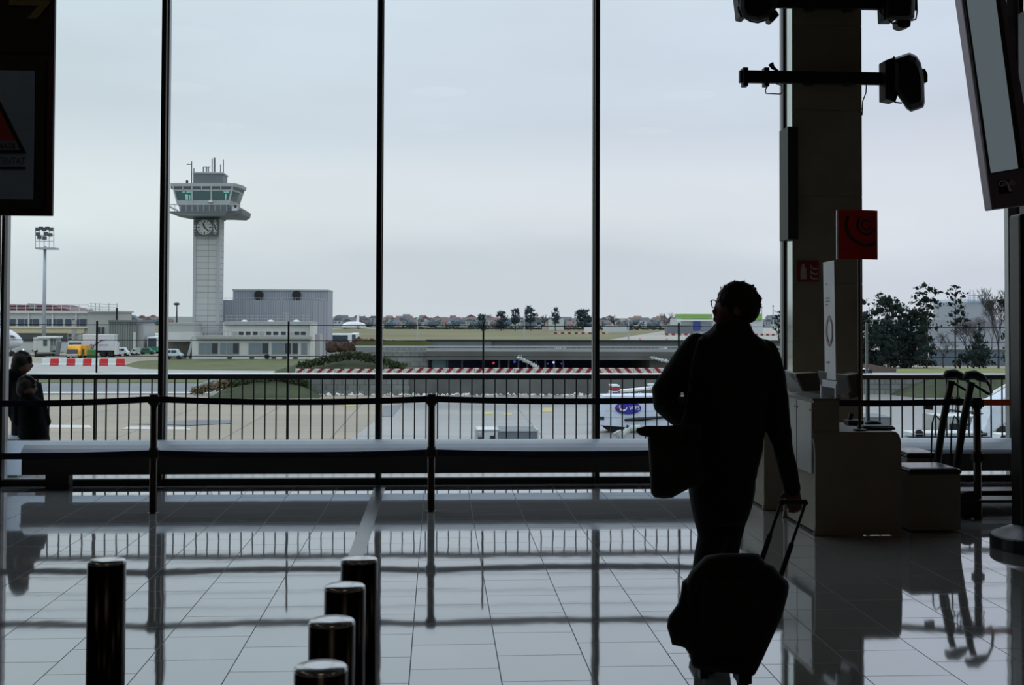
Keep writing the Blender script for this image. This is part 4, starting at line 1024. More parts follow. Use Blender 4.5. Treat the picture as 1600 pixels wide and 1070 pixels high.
for a, b_, y_ in ((306,606,150),(320,601,154),(333,597,158)): p_ = P(a,b_-3,y_); build(MB().box(p_.x-.08,p_.x+.08,y_+.1,y_+.25,GZ,p_.z), 'post', bgrey_ if False else tgrey_, o)
# ================================================================ CONTROL TOWER
TW = 255.0
tile = brickmat('tower_tiles', (180,182,180), (173,176,174), (136,140,140), 2.6, 1.25, .07, .7, offset=0, mapping=(PI/2,0,0), noise=.08, nscale=.3)
tgrey = M('tower_grey', (160,166,166), .6, noise=(.3,.06)); tdark = M('tower_dark_grey', (100,108,110), .6)
tglass = M('tower_glass_teal', (22,70,66), .15, spec=.8); tlight = M('tower_blind_teal', (140,205,190), .5)
def tb_(px0_, py0_, px1_, py1_, Y, depth, name, mat, par, bevel=0, tog=False):
    x0,x1,z0,z1 = rect(px0_, py0_, px1_, py1_, Y)
    return build(MB().box(x0, x1, Y, Y+depth, GZ if tog else z0, z1), name, mat, par, bevel=bevel)
def fr(pts, Y0_, Y1_, name, mat, par, shrink=1.0, inset=0):
    cx = sum(a for a, b_ in pts)/len(pts)
    q0 = [P(a, b_, Y0_) for a, b_ in pts]
    q1 = [Vector((p_.x, Y1_, p_.z)) for p_ in q0]
    return build(MB().hull8(q0, q1), name, mat, par)
tw = thing('control_tower', (P(324,560,TW).x, TW, GZ), 'tall grey airport control tower with clocks below its glass cab', 'tower')
tb_(302.5,335,342,520, TW, 5.6, 'shaft', tile, tw, tog=True)
x0,x1,z0,z1 = rect(302.5,335,342,520,TW)
build(MB().box(x0-.12, x0+.5, TW-.15, TW+.4, GZ, z1), 'corner_rib', tgrey, tw); build(MB().box(x1-.5, x1+.12, TW-.15, TW+.4, GZ, z1), 'corner_rib', tgrey, tw)
# flared neck
build(MB().hull8([P(296,331,TW-1), P(350,331,TW-1), P(344,342,TW-.2), P(302,342,TW-.2)], [P(296,331,TW-1)+Vector((0,7.5,0)), P(350,331,TW-1)+Vector((0,7.5,0)), P(344,342,TW-.2)+Vector((0,6,0)), P(302,342,TW-.2)+Vector((0,6,0))]), 'neck', tdark, tw)
YC = TW-3.2
# cab as an inverted frustum with canted right corner
def cabring(y_img, xl_, xr_, xr2_, dback=9.5):
    a = P(xl_, y_img, YC); b_ = P(xr_, y_img, YC); c = P(xr2_, y_img, YC); k = c.x-b_.x
    return [(a.x, YC, a.z), (b_.x, YC, b_.z), (c.x+.2, YC+5.0, c.z-.0), (c.x+.2, YC+dback, b_.z), (a.x-.2, YC+dback, a.z), (a.x-k-.2, YC+5.0, a.z)]
def ringloft(rs, name, mat): return build(MB().loft(rs), name, mat, tw)
ringloft([cabring(291,266.5,364.5,371), cabring(286,266,366,372.5)], 'roof', tgrey)
ringloft([cabring(320,278,357,361), cabring(313,276,359,362.5)], 'sill_band', tgrey)
ringloft([cabring(313,275.8,358,361.5), cabring(298,271.5,361,366.5)], 'main_glazing', tglass)
ringloft([cabring(298,271,362.2,367.2), cabring(296,270.5,362.8,367.6)], 'transom', tgrey)
ringloft([cabring(296,270.5,362,367), cabring(291,269,363.5,369)], 'upper_glazing', dglass)
for a, b_ in ((272,284),(311,294) ): pass
for xa, xb in ((300.5,299.5),(330,330)):
    fr([(xa-1.1,320),(xa+1.1,320),(xb+1.1,291),(xb-1.1,291)], YC-.15, YC+.2, 'mullion', tgrey, tw)
for px in (285.5,315,345): fr([(px-.8,297),(px+.8,297),(px+.8,291),(px-.8,291)], YC-.12, YC+.2, 'mullion', tgrey, tw)
fr([(271,291),(269,291),(276.5,320),(279,320)], YC-.15, YC+.2, 'mullion', tgrey, tw)
fr([(364,291),(362,291),(355,320),(358,320)], YC-.15, YC+.2, 'mullion', tgrey, tw)
for q in ([(285,299),(289,299),(289,301),(285,301)],[(291,299),(298,299),(298,301),(291,301)],[(289,303.5),(294,303.5),(294,312),(290,312)],[(295.5,304),(297.5,304),(297.5,312),(295.5,312)],[(349,299),(358.5,299),(357.5,301.5),(350,301.5)],[(351.5,303),(354,303),(353.5,312),(351.5,312)]):
    fr(q, YC-.06, YC+.05, 'blind', tlight, tw)
ringloft([cabring(331,281,356,360), cabring(320,279.5,357.5,361.5)], 'lower_band', tdark)
tb_(302,270,348,286.5, TW-.5, 5.5, 'penthouse', tdark, tw)
tb_(301,269,349,271, TW-.7, 6, 'penthouse_cap', tgrey, tw)
# balcony
q = [P(263,330,YC-1.2), P(356,329,YC-1.2), P(372,322,YC+1), P(379.5,327,YC+1), P(378,334,YC+1), P(372,338,YC+1), P(350,337,YC-1), P(300,337,YC-1.2), P(280,335.5,YC-1.2), P(263,332,YC-1.2)]
build(MB().hull8(q, [p_+Vector((0,11,0)) for p_ in q]), 'balcony', tdark, tw)
rail = MB()
rail.tube([P(263,319.5,YC-1.1), P(372,319.5,YC-1.1)], .10, 6)
for px in range(264, 373, 9): rail.tube([P(px,319.5,YC-1.1), P(px,330,YC-1.1)], .06, 5)
for a, b_ in ((262,322),(266,324.5),(270,327),(274,328.5)): rail.tube([P(a,b_-2,YC-1.2), P(a+4,b_+1,YC-1.2)], .18, 5)
build(rail, 'balcony_rail', tgrey, tw)
tb_(362,322,370,329, YC-.9, .5, 'camera_housing', white, tw); tb_(366,320.5,369.5,324, YC-1.1, .4, 'camera', ink, tw)
tb_(326,312.5,331.5,316, YC-.6, .5, 'lamp', white, tw)
# clocks
def clock(px, py, rx, Yc, nx):
    c = P(px, py, Yc); r = rx*Yc/F
    return c, r
c, r = clock(319.5, 355, 11.5, TW-1.0, 0)
build(MB().box(P(304,345,TW-.9).x, P(341,345,TW-.9).x, TW-.9, TW+.0, P(320,368.5,TW-.9).z, P(320,342,TW-.9).z), 'clock_housing', M('clock_housing', (82,88,90), .6), tw)
fc = build(MB().cyl(c, c+Vector((0,.3,0)), r, seg=40), 'clock_face', M('clock_face', (190,194,192), .5), tw)
tk = MB()
for k in range(12):
    a = 2*PI*k/12; wd_ = .22 if k % 3 == 0 else .10; r1 = r*(.62 if k % 3 == 0 else .72)
    tk.obox((c.x+math.sin(a)*(r1+r*.92)/2, c.y-.04, c.z+math.cos(a)*(r1+r*.92)/2), (wd_, .06, r*.92-r1), (0, a, 0))
build(tk, 'hour_marks', ink, fc)
def hnd(angle, L, wd_, nm):
    a = math.radians(angle); build(MB().obox((c.x+math.sin(a)*L*.4, c.y-.10, c.z+math.cos(a)*L*.4), (wd_,.05,L), (0,a,0)), nm, ink, fc)
hnd(-20, r*.62, .26, 'hour_hand'); hnd(132, r*.9, .18, 'minute_hand')
for px, sx in ((336.5,3.4),(305,1.5)):
    c2 = P(px, 355, TW-.6); rz = 11.2*TW/F; rx_ = sx*TW/F
    o2 = build(MB().loft([[(c2.x+rx_*math.cos(a), TW-.95+dy-(rx_*math.cos(a)*.0), c2.z+rz*math.sin(a)) for a in [2*PI*k/28 for k in range(28)]] for dy in (0,.3)]), 'clock_face', MATS['clock_face'], tw)
    mk = MB()
    for a in [2*PI*k/12 for k in range(12)]: mk.obox((c2.x+rx_*.8*math.cos(a), TW-.98, c2.z+rz*.8*math.sin(a)), (.10,.05,.28))
    if sx > 2: mk.obox((c2.x, TW-1.0, c2.z), (.2,.05,rz*.8), (0,-.3,0))
    build(mk, 'hour_marks', ink, o2)
# masts
an = [(299.5,252,286),(331.5,247.5,270),(335.2,246.5,270),(344.7,256.5,274),(349,249.5,275),(303,263,271)]
for px, ya, yb_ in an: build(MB().cyl(P(px,yb_,TW), P(px,ya,TW), .11 if px != 335.2 else .2, seg=6), 'antenna', tdark, tw)
build(MB().tube([P(292,256.5,TW), P(300,257,TW)], .1, 6), 'antenna', tdark, tw)
pl_ = MB()
for px in (318,322.5,325.5): pl_.tube([P(px,270,TW+1), P(px,260.5,TW+1)], .14, 6)
pl_.tube([P(317,260.5,TW+1), P(329,260.5,TW+1)], .12, 6); build(pl_, 'antenna_frame', tdark, tw)
build(MB().cyl(P(292.3,286,TW-2), P(292.3,281.5,TW-2), .25, seg=8), 'beacon', ink, tw)
# ---------------------------------------------------------------- tower building
YB = 244.0
bwall = M('building_white', (196,198,194), .7, noise=(.3,.06)); bgrey = M('building_grey', (160,163,162), .7)
wing = M('window_blue_grey', (112,124,134), .25, spec=.6); wdark = M('window_dark', (48,56,66), .2)
o = thing('office_building', (P(400,560,YB).x, YB, GZ), 'low white office building with two rows of windows around the tower foot', 'building')
tb_(300,528,484,563, YB, 9, 'ground_floor', bwall, o, tog=True)
tb_(306,525,486,529.5, YB-.8, 10, 'cornice', bgrey, o)
tb_(348,504,487,526, YB+3, 9, 'upper_floor', bwall, o)
tb_(350,502.5,489,507, YB+2.2, 10, 'roof_slab', bgrey, o)
tb_(484,507,489,561, YB-.5, 9, 'end_pillar', bwall, o, tog=True)
tb_(489,522,500,562, YB+4, 5, 'end_annex', bgrey, o, tog=True)
for xs in ((310,341),(343,374),(388,420),(424,455),(456,466),(470,480)):
    n = 1 if xs[1]-xs[0] < 12 else 3
    fr_ = tb_(xs[0],535,xs[1],553.5, YB-.12, .1, 'window', bgrey, o)
    for k in range(n):
        w0 = xs[0]+.8+(xs[1]-xs[0]-.8)*k/n; w1 = xs[0]+(xs[1]-xs[0]-.8)*(k+1)/n
        tb_(w0,536.2,w1,552.5, YB-.16, .06, 'pane', wing if (k+int(xs[0])) % 3 else wdark, fr_)
for k, xa in enumerate((363,373,384,395,405,416,427,439,451,460,470)):
    if k % 3 == 1 and False: continue
    tb_(xa,518,xa+7.5,523, YB+2.9, .15, 'strip_window', wdark if k % 4 else bgrey, o)
for xa in (355,390,424,441,458): tb_(xa,557.5,xa+7,560.5, YB-.1, .15, 'basement_vent', wdark, o)
rl = MB()
rl.tube([P(306,518,YB-.5), P(362,518,YB-.5)], .05, 5); rl.tube([P(306,515.5,YB-.5), P(362,515.5,YB-.5)], .05, 5)
for px in range(308,363,6): rl.tube([P(px,515,YB-.5), P(px,525,YB-.5)], .05, 5)
rl.tube([P(352,493,YB+3), P(484,493,YB+3)], .05, 5); rl.tube([P(352,498,YB+3), P(484,498,YB+3)], .05, 5)
for px in range(354,486,8): rl.tube([P(px,492,YB+3), P(px,503,YB+3)], .05, 5)
build(rl, 'roof_railing', bgrey, o)
for px in (382,423,463): build(MB().ball(P(px,502.5,YB+6), (.75,.75,.4), 14, 8), 'roof_dome', white, o)
build(MB().cyl(P(447,503,YB+5), P(447,488,YB+5), .07, seg=6), 'roof_aerial', bgrey, o); build(MB().tube([P(441,489.5,YB+5), P(453,489.5,YB+5)], .06, 5), 'roof_aerial', bgrey, o)
build(MB().ball(P(417,557,YB-.3), (.5,.15,.5), 14, 8), 'fan_outlet', ink, o)
x = o
# left wing
tb_(254,504,303,520, YB+2, 8, 'left_wing', bgrey, o); tb_(254,519,303,533, YB+1.2, 9, 'left_wing_band', bwall, o)
tb_(256,533,302,562, YB+6, 3, 'left_wing_recess', M('recess_grey', (110,112,110), .8), o, tog=True)
build(MB().obox(P(296,550,YB+1), (.5,.5,6.5), (0,.25,0)), 'prop', tgrey, o)
# equipment hall behind
corr = brickmat('corrugated_blue_grey', (150,156,163), (144,150,158), (120,126,134), .5, 60, .06, .6, offset=0, mapping=(PI/2,0,0), noise=.05)
o = thing('equipment_hall', (P(430,560,262).x, 262, GZ), 'tall windowless corrugated grey hall behind the white office building', 'building')
tb_(364,453,512.5,500, 268, 12, 'upper_block', corr, o, tog=True)
tb_(347,469,491,520, 262, 6, 'front_block', corr, o, tog=True)
q = [P(491,469,262), P(512.5,470,267.9), P(512.5,540,267.9), P(491,540,262)]; q[2].z = q[3].z = GZ
build(MB().hull8(q, [p_+Vector((-1,6,0)) for p_ in q]), 'canted_side', corr, o)
tb_(363,452,513,454.3, 267.8, 12, 'roof_trim', bgrey, o)
for px in (404,463):
    c = P(px, 460.5, 267); build(MB().cyl(c, c+Vector((0,1.5,0)), .95, seg=24), 'duct_outlet', ink, o)
    tb_(px-4,460,px+4.5,468.8, 267.2, .6, 'duct_base', M('duct_dark', (50,54,58), .6), o)
rl = MB(); rl.tube([P(350,465.5,262.5), P(489,465.5,262.5), P(508,468,267)], .06, 5)
for px in range(352,490,11): rl.tube([P(px,465.5,262.5), P(px,470,262.5)], .05, 5)
build(rl, 'roof_railing', tgrey, o)
# ---------------------------------------------------------------- satellite building, left
YS = 292.0
o = thing('terminal_building', (P(70,545,YS).x, YS, GZ), 'long pale terminal building with window bands behind the parked jet', 'building')
tb_(-60,486.5,138,545, YS, 20, 'main_block', M('terminal_wall', (180,186,186), .7, noise=(.2,.05)), o, tog=True)
tb_(-60,485.2,139,489, YS-.6, 21, 'parapet', bwall, o)
tb_(-60,509.5,138,512.5, YS-.7, 1, 'ledge', bwall, o)
tb_(-60,512.5,132,520, YS-.4, .6, 'beige_band', M('beige_band', (196,188,152), .7), o)
tb_(-60,521,112,533, YS-.2, .4, 'ground_glazing', M('ground_glazing', (70,74,74), .3), o)
for a in range(-60, 138, 37):
    tb_(a+29.5,489,a+32,510, YS-.3, .4, 'pilaster', bwall, o)
for xs in ((8.5,12.5),(14.5,24),(28,37.5),(39,50),(51.5,60.5),(73,75),(76.3,86.5),(88,97.5),(102,111),(113,123.5),(125,134.5)):
    tb_(xs[0],498.3,xs[1],509, YS-.2, .3, 'window', M('terminal_window', (62,74,88), .2), o)
tb_(112,500,119,533, YS-.5,.5,'downpipe', bgrey, o)
rl = MB()
for y_ in (476,481): rl.tube([P(10,y_,YS+1), P(138,y_,YS+1)], .07, 5)
for px in range(12,139,14): rl.tube([P(px,475.5,YS+1), P(px,486.5,YS+1)], .07, 5)
build(rl, 'roof_railing', M('rail_pale', (190,194,194), .5), o)
o = thing('far_roof_building', (P(60,480,330).x, 330, GZ), 'dark red sloping roof rising behind the pale terminal building', 'building')
x0,x1,z0,z1 = rect(4,474,112,490,330)
build(MB().box(x0,x1,330,350,GZ,P(60,482,330).z), 'walls', bgrey, o)
q = [P(10,474.5,329), P(40,476,329), P(44,474,329), P(76,475.5,329), P(114,485.5,329), P(10,485.5,329)]
build(MB().hull8(q, [p_+Vector((0,22,0)) for p_ in q]), 'roof', M('roof_dark_red', (96,52,58), .8), o)
tb_(45,477,57,482, 328.6, .3, 'roof_light', wing, o)
o = thing('terminal_annex', (P(160,545,290).x, 290, GZ), 'grey concrete stair block at the right end of the terminal building', 'building')
tb_(137,486.5,182,545, 290, 14, 'block', M('annex_concrete', (166,168,164), .75), o, tog=True)
tb_(136,485.5,184,488, 289.5, 15, 'parapet', bgrey, o)
tb_(151,510,162,524, 289.8, .3, 'doorway', bgrey, o); tb_(152,511,156,524, 289.6,.3,'door_leaf', wdark, o); tb_(158.5,511,162,524, 289.6,.3,'door_leaf', wdark, o)
rl = MB()
for y_ in (474,478.5,482): rl.tube([P(140,y_,290.5), P(183,y_+2,290.5)], .06, 5)
for px in (142.5,149,155,170,183): rl.tube([P(px,473.5,290.5), P(px,486,290.5)], .10, 5)
build(rl, 'roof_railing', tgrey, o)
build(MB().cyl(P(182.5,500,288), P(182.5,481,288), .25, seg=8), 'flue', ink, o)
corr2 = brickmat('corrugated_green_grey', (126,134,130), (120,128,124), (92,98,96), .55, 60, .10, .6, offset=0, mapping=(PI/2,0,0), noise=.06)
o = thing('plant_shed', (P(195,545,280).x, 280, GZ), 'green grey corrugated shed with a dark roof edge beside the terminal annex', 'building')
tb_(169.5,502,213,548, 280, 12, 'corrugated_wall', corr2, o, tog=True); tb_(169,500,214.5,503.2, 279.6, 13, 'roof_edge', tdark, o)
tb_(213,506,223.5,548, 281, 12, 'side_block', bgrey, o, tog=True); tb_(208,518.5,212,546, 279.8, .3, 'door', bwall, o)
# ---------------------------------------------------------------- light mast
MYs = 272.0
o = thing('floodlight_mast', (P(69.5,545,MYs).x, MYs, GZ), 'tall floodlight mast with a basket of lamps on top', 'light mast')
mg = M('galvanised_steel', (160,168,176), .5, .2)
x_ = P(69.5,450,MYs).x
build(MB().tube([(x_,MYs,GZ),(x_,MYs,P(69,470,MYs).z),(x_,MYs,P(69,384,MYs).z)], [.48,.40,.30], 12), 'pole', mg, o, smooth=True)
bk = MB()
for y_ in (356,368,377,387):
    for a, b_ in (((55.5,y_,MYs-1),(84,y_,MYs-1)),((55.5,y_,MYs+2),(84,y_,MYs+2))): bk.tube([P(*a),P(*b_)], .08, 5)
for px in (55.5,62,69,77,84): bk.tube([P(px,355.5,MYs-1),P(px,388,MYs-1)], .07, 5); bk.tube([P(px,355.5,MYs+2),P(px,388,MYs+2)], .07, 5)
build(bk, 'basket', mg, o)
tb_(54.5,386.5,85,389, MYs-1.2, 3.5, 'platform', mg, o)
for px, py in ((59,358.5),(64.5,356.5),(69.5,358.5),(74.5,356.5),(80,358.5),(60,366),(72,365),(79,367),(62,371),(70,372)):
    c = P(px, py, MYs-1.1); build(MB().box(c.x-.42, c.x+.42, MYs-1.5, MYs-1.0, c.z-.38, c.z+.38), 'floodlight', M('floodlight_dark', (70,74,80), .4), o)
# lamp post left of the tower + small posts
def lamppost(px, ytop, ybase, Y, label, head=4, grp=None, pale=False):
    mtl = mg if pale else M('lamp_dark', (52,54,56), .5)
    b0 = P(px, ybase, Y); o = thing('lamp_post', b0, label, 'lamp post')
    build(MB().tube([b0, Vector((b0.x, Y, P(px,ytop+1,Y).z))], [.06*Y/100+.04,.035*Y/100+.03], 8), 'pole', mtl, o)
    c = P(px, ytop, Y); build(MB().ball(c, (head*Y/F/2*1.6, .5, .12+.0008*Y), 12, 6), 'lamp_head', mtl, o)
lamppost(276, 474.8, 504, 252, 'dark lamp post with a flat round head left of the control tower', 6)
def dpost(px, yt, Y, label): 
    b0 = P(px, 540, Y); b0.z = GZ; lamppost(px, yt, 497+15870/Y, Y, label, 2.2, pale=True)
dpost(652, 499, 370, 'slim lamp post in the grass right of the second mullion')
dpost(819, 498, 330, 'slim lamp post on the field in front of the middle trees')
dpost(982, 500, 330, 'slim lamp post on the field beside the third mullion')
dpost(1190, 480, 900, 'tiny distant street lamp right of the man, left one')
dpost(1208, 478, 900, 'tiny distant street lamp right of the man, right one')
# ---------------------------------------------------------------- vehicles
tyre = M('tyre', (28,28,30), .8); glassv = M('vehicle_glass', (52,66,78), .15, spec=.8)
def wheels(o, xs, y0, r, wd, z=GZ, ys=(0,)):
    for x in xs:
        for dy in ys: build(MB().cyl((x, y0+dy, z+r), (x, y0+dy+wd, z+r), r, seg=18), 'wheel', tyre, o)
def carside(name, pxa, pxb, Y, h, colr, label, cat='car', van=False, flip=1):
    xa, xb = P(pxa,550,Y).x, P(pxb,550,Y).x; L = xb-xa; z = GZ
    o = thing(name, ((xa+xb)/2, Y, z), label, cat)
    m_ = M('carpaint_%d_%d_%d' % colr, colr, .35)
    if van: prof = [(0,.25),(0,.62),(.03,.80),(.08,.97),(.14,1),(.66,1),(.74,.95),(.84,.64),(.97,.55),(1,.45),(1,.22)]
    else: prof = [(0,.25),(0,.55),(.08,.62),(.22,.98),(.62,1),(.78,.62),(.97,.52),(1,.4),(1,.22)]
    if flip < 0: prof = [(1-a, b_) for a, b_ in reversed(prof)]
    q = [(xa+a*L, Y, z+b_*h) for a, b_ in prof]
    build(MB().loft([[(a, Y+dy, z+(c-z)*k) for a, b2, c in q] for dy, k in ((0,.97),(.15,1),(1.6,1),(1.75,.97))]), 'car_body', m_, o, bevel=.04)
    segs = ((.10,.36),(.40,.68)) if van else ((.24,.44),(.47,.68))
    for a, b_ in segs:
        if flip < 0: a, b_ = 1-b_, 1-a
        build(MB().box(xa+a*L, xa+b_*L, Y-.03, Y+.05, z+h*.64, z+h*.9), 'side_window', glassv, o)
    wheels(o, [xa+L*.2, xa+L*.8], Y-.04, h*.2, .3); wheels(o, [xa+L*.2, xa+L*.8], Y+1.5, h*.2, .25)
    for a in (0.0, .985): build(MB().box(xa+a*L, xa+(a+.02)*L, Y+.1, Y+.5, z+h*.42, z+h*.5), 'lamp', M('car_lamp_red', (170,40,40), .4) if a == 0 else white, o)
    return o
carside('car', 180.5, 200, 262, 1.85, (214,222,226), 'small white car parked right of the box truck', van=True)
carside('van', 256, 284.5, 242.3, 2.1, (200,214,220), 'white van standing left of the control tower', 'van', van=True)
carside('car', 217, 241, 275, 1.5, (40,96,74), 'green car parked in front of the green and white buses')
carside('car', 204, 216, 268, 1.5, (190,196,200), 'silver car partly behind the round sign by the shed')
# yellow van facing us
YV = 250; xa, xb = P(103.5,550,YV).x, P(126,550,YV).x
o = thing('yellow_van', ((xa+xb)/2, YV, GZ), 'yellow van parked facing the terminal beside the box truck', 'van')
yv = M('van_yellow', (226,164,38), .4)
h_ = P(115,539,YV).z-GZ
build(MB().loft([[(xa+i_, y_, GZ+.35), (xb-i_, y_, GZ+.35), (xb-i_, y_, GZ+h_*.55), (xb-i_-.15, y_+s_, GZ+h_*t_), (xa+i_+.15, y_+s_, GZ+h_*t_), (xa+i_, y_, GZ+h_*.55)] for i_, y_, s_, t_ in ((.05,YV,.6,.9),(0,YV+.4,.5,1),(0,YV+4.5,0,1))]), 'van_body', yv, o, bevel=.05)
a_ = [P(104.5,546,YV-.03), P(121.5,546,YV-.03), P(121.5,552.5,YV-.06), P(103.5,552.5,YV-.06)]
build(MB().prism(a_, (0,.2,0)), 'windscreen', glassv, o); build(MB().box(xa+.2, xb-.6, YV-.1, YV+.1, GZ+.3, GZ+.8), 'bumper', white, o)
build(MB().box(P(124,550,YV).x, P(131.5,550,YV).x, YV+1.0, YV+4.6, GZ+.5, P(127,540,YV).z), 'side_panel', yv, o)
build(MB().box(P(124.5,550,YV).x, P(129.5,550,YV).x, YV+.92, YV+1.1, P(127,554,YV).z, P(127,545,YV).z), 'side_glass', glassv, o)
wheels(o, [xa+.3, xb-.2], YV+.3, .38, .25); wheels(o, [xa+.3, xb-.2], YV+3.6, .38, .25)
build(MB().cyl(P(112.5,541.5,YV+.9), P(112.5,539,YV+.9), .12, seg=8), 'beacon', ink, o)
# white high truck behind the yellow van
YT = 258; o = thing('high_loader_truck', (P(117,550,YT).x, YT, GZ), 'white truck cab with a raised cage behind the yellow van', 'truck')
tb_(106,533,129,550, YT, 4, 'cab', white, o, tog=True, bevel=.05); tb_(107.5,535,127,538.5, YT-.05, .2, 'windscreen', glassv, o)
cg = MB()
for px in (106,117,128): cg.tube([P(px,521,YT+.5), P(px,534,YT+.5)], .10, 5); cg.tube([P(px,521,YT+4), P(px,534,YT+4)], .10, 5)
for y_ in (521,527,532): cg.tube([P(106,y_,YT+.5), P(128,y_,YT+.5)], .10, 5)
build(cg, 'cage', M('cage_grey', (120,124,120), .5), o)
# box truck
YK = 256; o = thing('box_truck', (P(155,555,YK).x, YK, GZ), 'white box truck with purple swirl artwork and grey lettering', 'truck')
tb_(129,523,178.5,547.5, YK, 2.6, 'cargo_box', M('truck_box', (198,202,206), .5), o, bevel=.03)
tb_(129,522.4,179,524, YK-.05, 2.7, 'top_edge', white, o)
tb_(178.5,535,182,554, YK+.2, 2.2, 'cab', white, o, bevel=.05)
tb_(152,547.5,179,551, YK+.4, 1.9, 'chassis', ink, o)
wheels(o, [P(160,550,YK).x, P(172.5,550,YK).x, P(140,550,YK).x], YK-.02, .62, .4); wheels(o, [P(160,550,YK).x, P(172.5,550,YK).x], YK+2, .62, .4)
pu = M('truck_purple', (84,50,112), .5)
cc = P(143,541.5,YK-.05)
build(MB().tube([cc+Vector((.42*math.cos(a),0,.42*math.sin(a))) for a in [2*PI*k/16 for k in range(17)]], .10, 5), 'swirl_ring', pu, o)
build(MB().ball(cc, (.16,.06,.16), 10, 6), 'swirl_dot', M('truck_mauve', (170,90,130), .5), o)
build(MB().tube([P(a,b_,YK-.05) for a, b_ in ((145.5,540),(150,537.5),(154,534.5),(158,532),(163,531.3),(168,531))], [.10,.12,.12,.09,.06,.03], 5), 'swirl_line', pu, o)
build(MB().tube([P(a,b_,YK-.05) for a, b_ in ((148,539.5),(152,537),(156,533),(159,531.5))], [.05,.07,.07,.04], 5), 'swirl_line', pu, o)
build(MB().ball(P(150.7,534.3,YK-.05), (.2,.06,.2), 10, 6), 'swirl_dot', M('truck_navy', (40,46,84), .5), o)
text_mesh('lettering', 'AIROCIES', .42, M('truck_letter', (130,134,140), .5), o, P(153.5,540,YK-.03), depth=.02, sx=1.15)
# bin
YN = 248; o = thing('green_bin', (P(142,555,YN).x, YN, GZ), 'dark green container with a red mark standing behind the red and white road blocks', 'container')
tb_(136,546.5,148,556, YN, 1.8, 'bin_body', M('bin_green', (34,120,60), .6), o, tog=True); tb_(140.5,551,144,554.5, YN-.05,.1,'red_mark', M('bin_red', (180,50,60), .6), o)
# boarding cabin vehicle
YJ = 262; o = thing('boarding_bridge', (P(70,545,YJ).x, YJ, GZ), 'pale boarding bridge cabin on a wheeled frame right of the jet nose', 'boarding bridge')
jw = M('bridge_pale', (182,190,182), .6); jd = M('bridge_seam', (130,138,132), .6)
tb_(59,526.5,78,551, YJ, 4, 'cabin', jw, o, bevel=.05); tb_(52,527,60,548, YJ+.5, 3.5, 'bellows', bwall, o, bevel=.05); tb_(77,528,88.5,551, YJ+1, 3, 'tunnel_end', jw, o, bevel=.05)
tb_(58,525.5,88.5,528, YJ-.2, 4.4, 'cabin_roof', white, o)
tb_(67.5,530.5,73.5,540.5, YJ-.05, .1, 'door_window', glassv, o); tb_(79,530,82.5,540, YJ+.95,.1,'side_window', wing, o); tb_(84,530,87,540, YJ+.95,.1,'side_window', wing, o)
tb_(57,550,90,552.3, YJ-.1, 4.2, 'platform', jd, o); tb_(62,552,76,560, YJ+1, 2, 'lift_column', jd, o, tog=True)
wheels(o, [P(57.5,555,YJ).x, P(63,555,YJ).x, P(84,555,YJ).x], YJ+.3, .65, .5)
build(MB().obox(P(91,545,YJ), (.7,1,3.4), (0,.15,0)), 'cable_carrier', tdark, o)
for px, py in ((53.8,563),(63.3,566)): build(MB().ball(P(px,py-3,YJ-6), .16, 8, 6), 'tail_lamp', M('tail_lamp_red', (255,50,40), .5, emit=1.2), o)
tb_(54,553,66,565.5, YJ-5, 2, 'tow_tractor_body', ink, o)
# parked jet nose
YA = 262; o = thing('parked_jet', (P(-20,545,YA).x, YA, GZ), 'white jet airliner whose nose enters the view at the left', 'aircraft')
secs = []
for px, py, r in ((36,535.5,.1),(35,535,.55),(32.5,534,1.0),(28,532.5,1.5),(22,531,2.0),(14,530,2.45),(4,529.5,2.7),(-20,529.5,2.8),(-120,529.5,2.8)):
    c = P(px, py, YA+1.5); r_ = r*.88
    secs.append([(c.x, c.y+r_*math.cos(a), c.z+r_*math.sin(a)) for a in [2*PI*k/24 for k in range(24)]])
build(MB().loft(secs), 'fuselage', M('jet_white', (206,210,216), .3), o, smooth=True)
q = [P(15.5,523.5,YA-.45), P(20,524,YA-.35), P(24.5,527.5,YA-.2), P(17,527.5,YA-.5)]
build(MB().prism(q, (0,.35,0)), 'cockpit_window', glassv, o)
build(MB().tube([P(17,546,YA+1), P(17,556,YA+1)], .2, 8), 'nose_gear', tdark, o); wheels(o, [P(16,555,YA).x], YA+.6, .5, .3); wheels(o, [P(16,555,YA).x], YA+1.3, .5, .3)
build(MB().ball(P(36.5,546,YA), .13, 8, 6), 'taxi_lamp', M('taxi_lamp', (255,245,230), .5, emit=2), o)
tb_(26,546,50,549.5, YA+1, 2, 'tow_bar', bgrey, o)
# red and white road blocks
jr = M('jersey_red', (192,34,42), .5); jwt = M('jersey_white', (206,214,212), .5)
YR = 15870/(572-497.)
for k in range(10):
    a_, b_, z0, z1 = rect(66.3+12.85*k+.35, 561.2, 66.3+12.85*(k+1)-.35, 572, YR)
    colw = 'white' if k % 2 == 0 else 'red'
    mb = MB(); secs = []
    for z_, hw in ((GZ,.35),(GZ+.25,.35),(GZ+.45,.22),(GZ+1.2,.17)):
        secs.append([(a_,YR-hw,z_),(b_,YR-hw,z_),(b_,YR+hw,z_),(a_,YR+hw,z_)])
    o = build(mb.loft(secs), 'road_block', jwt if k % 2 == 0 else jr, bevel=.03)
    tag(o, '%s plastic road block, %s from the left in the red and white row' % (colw, ORD[k]), 'road block', 'plastic road blocks in a row')
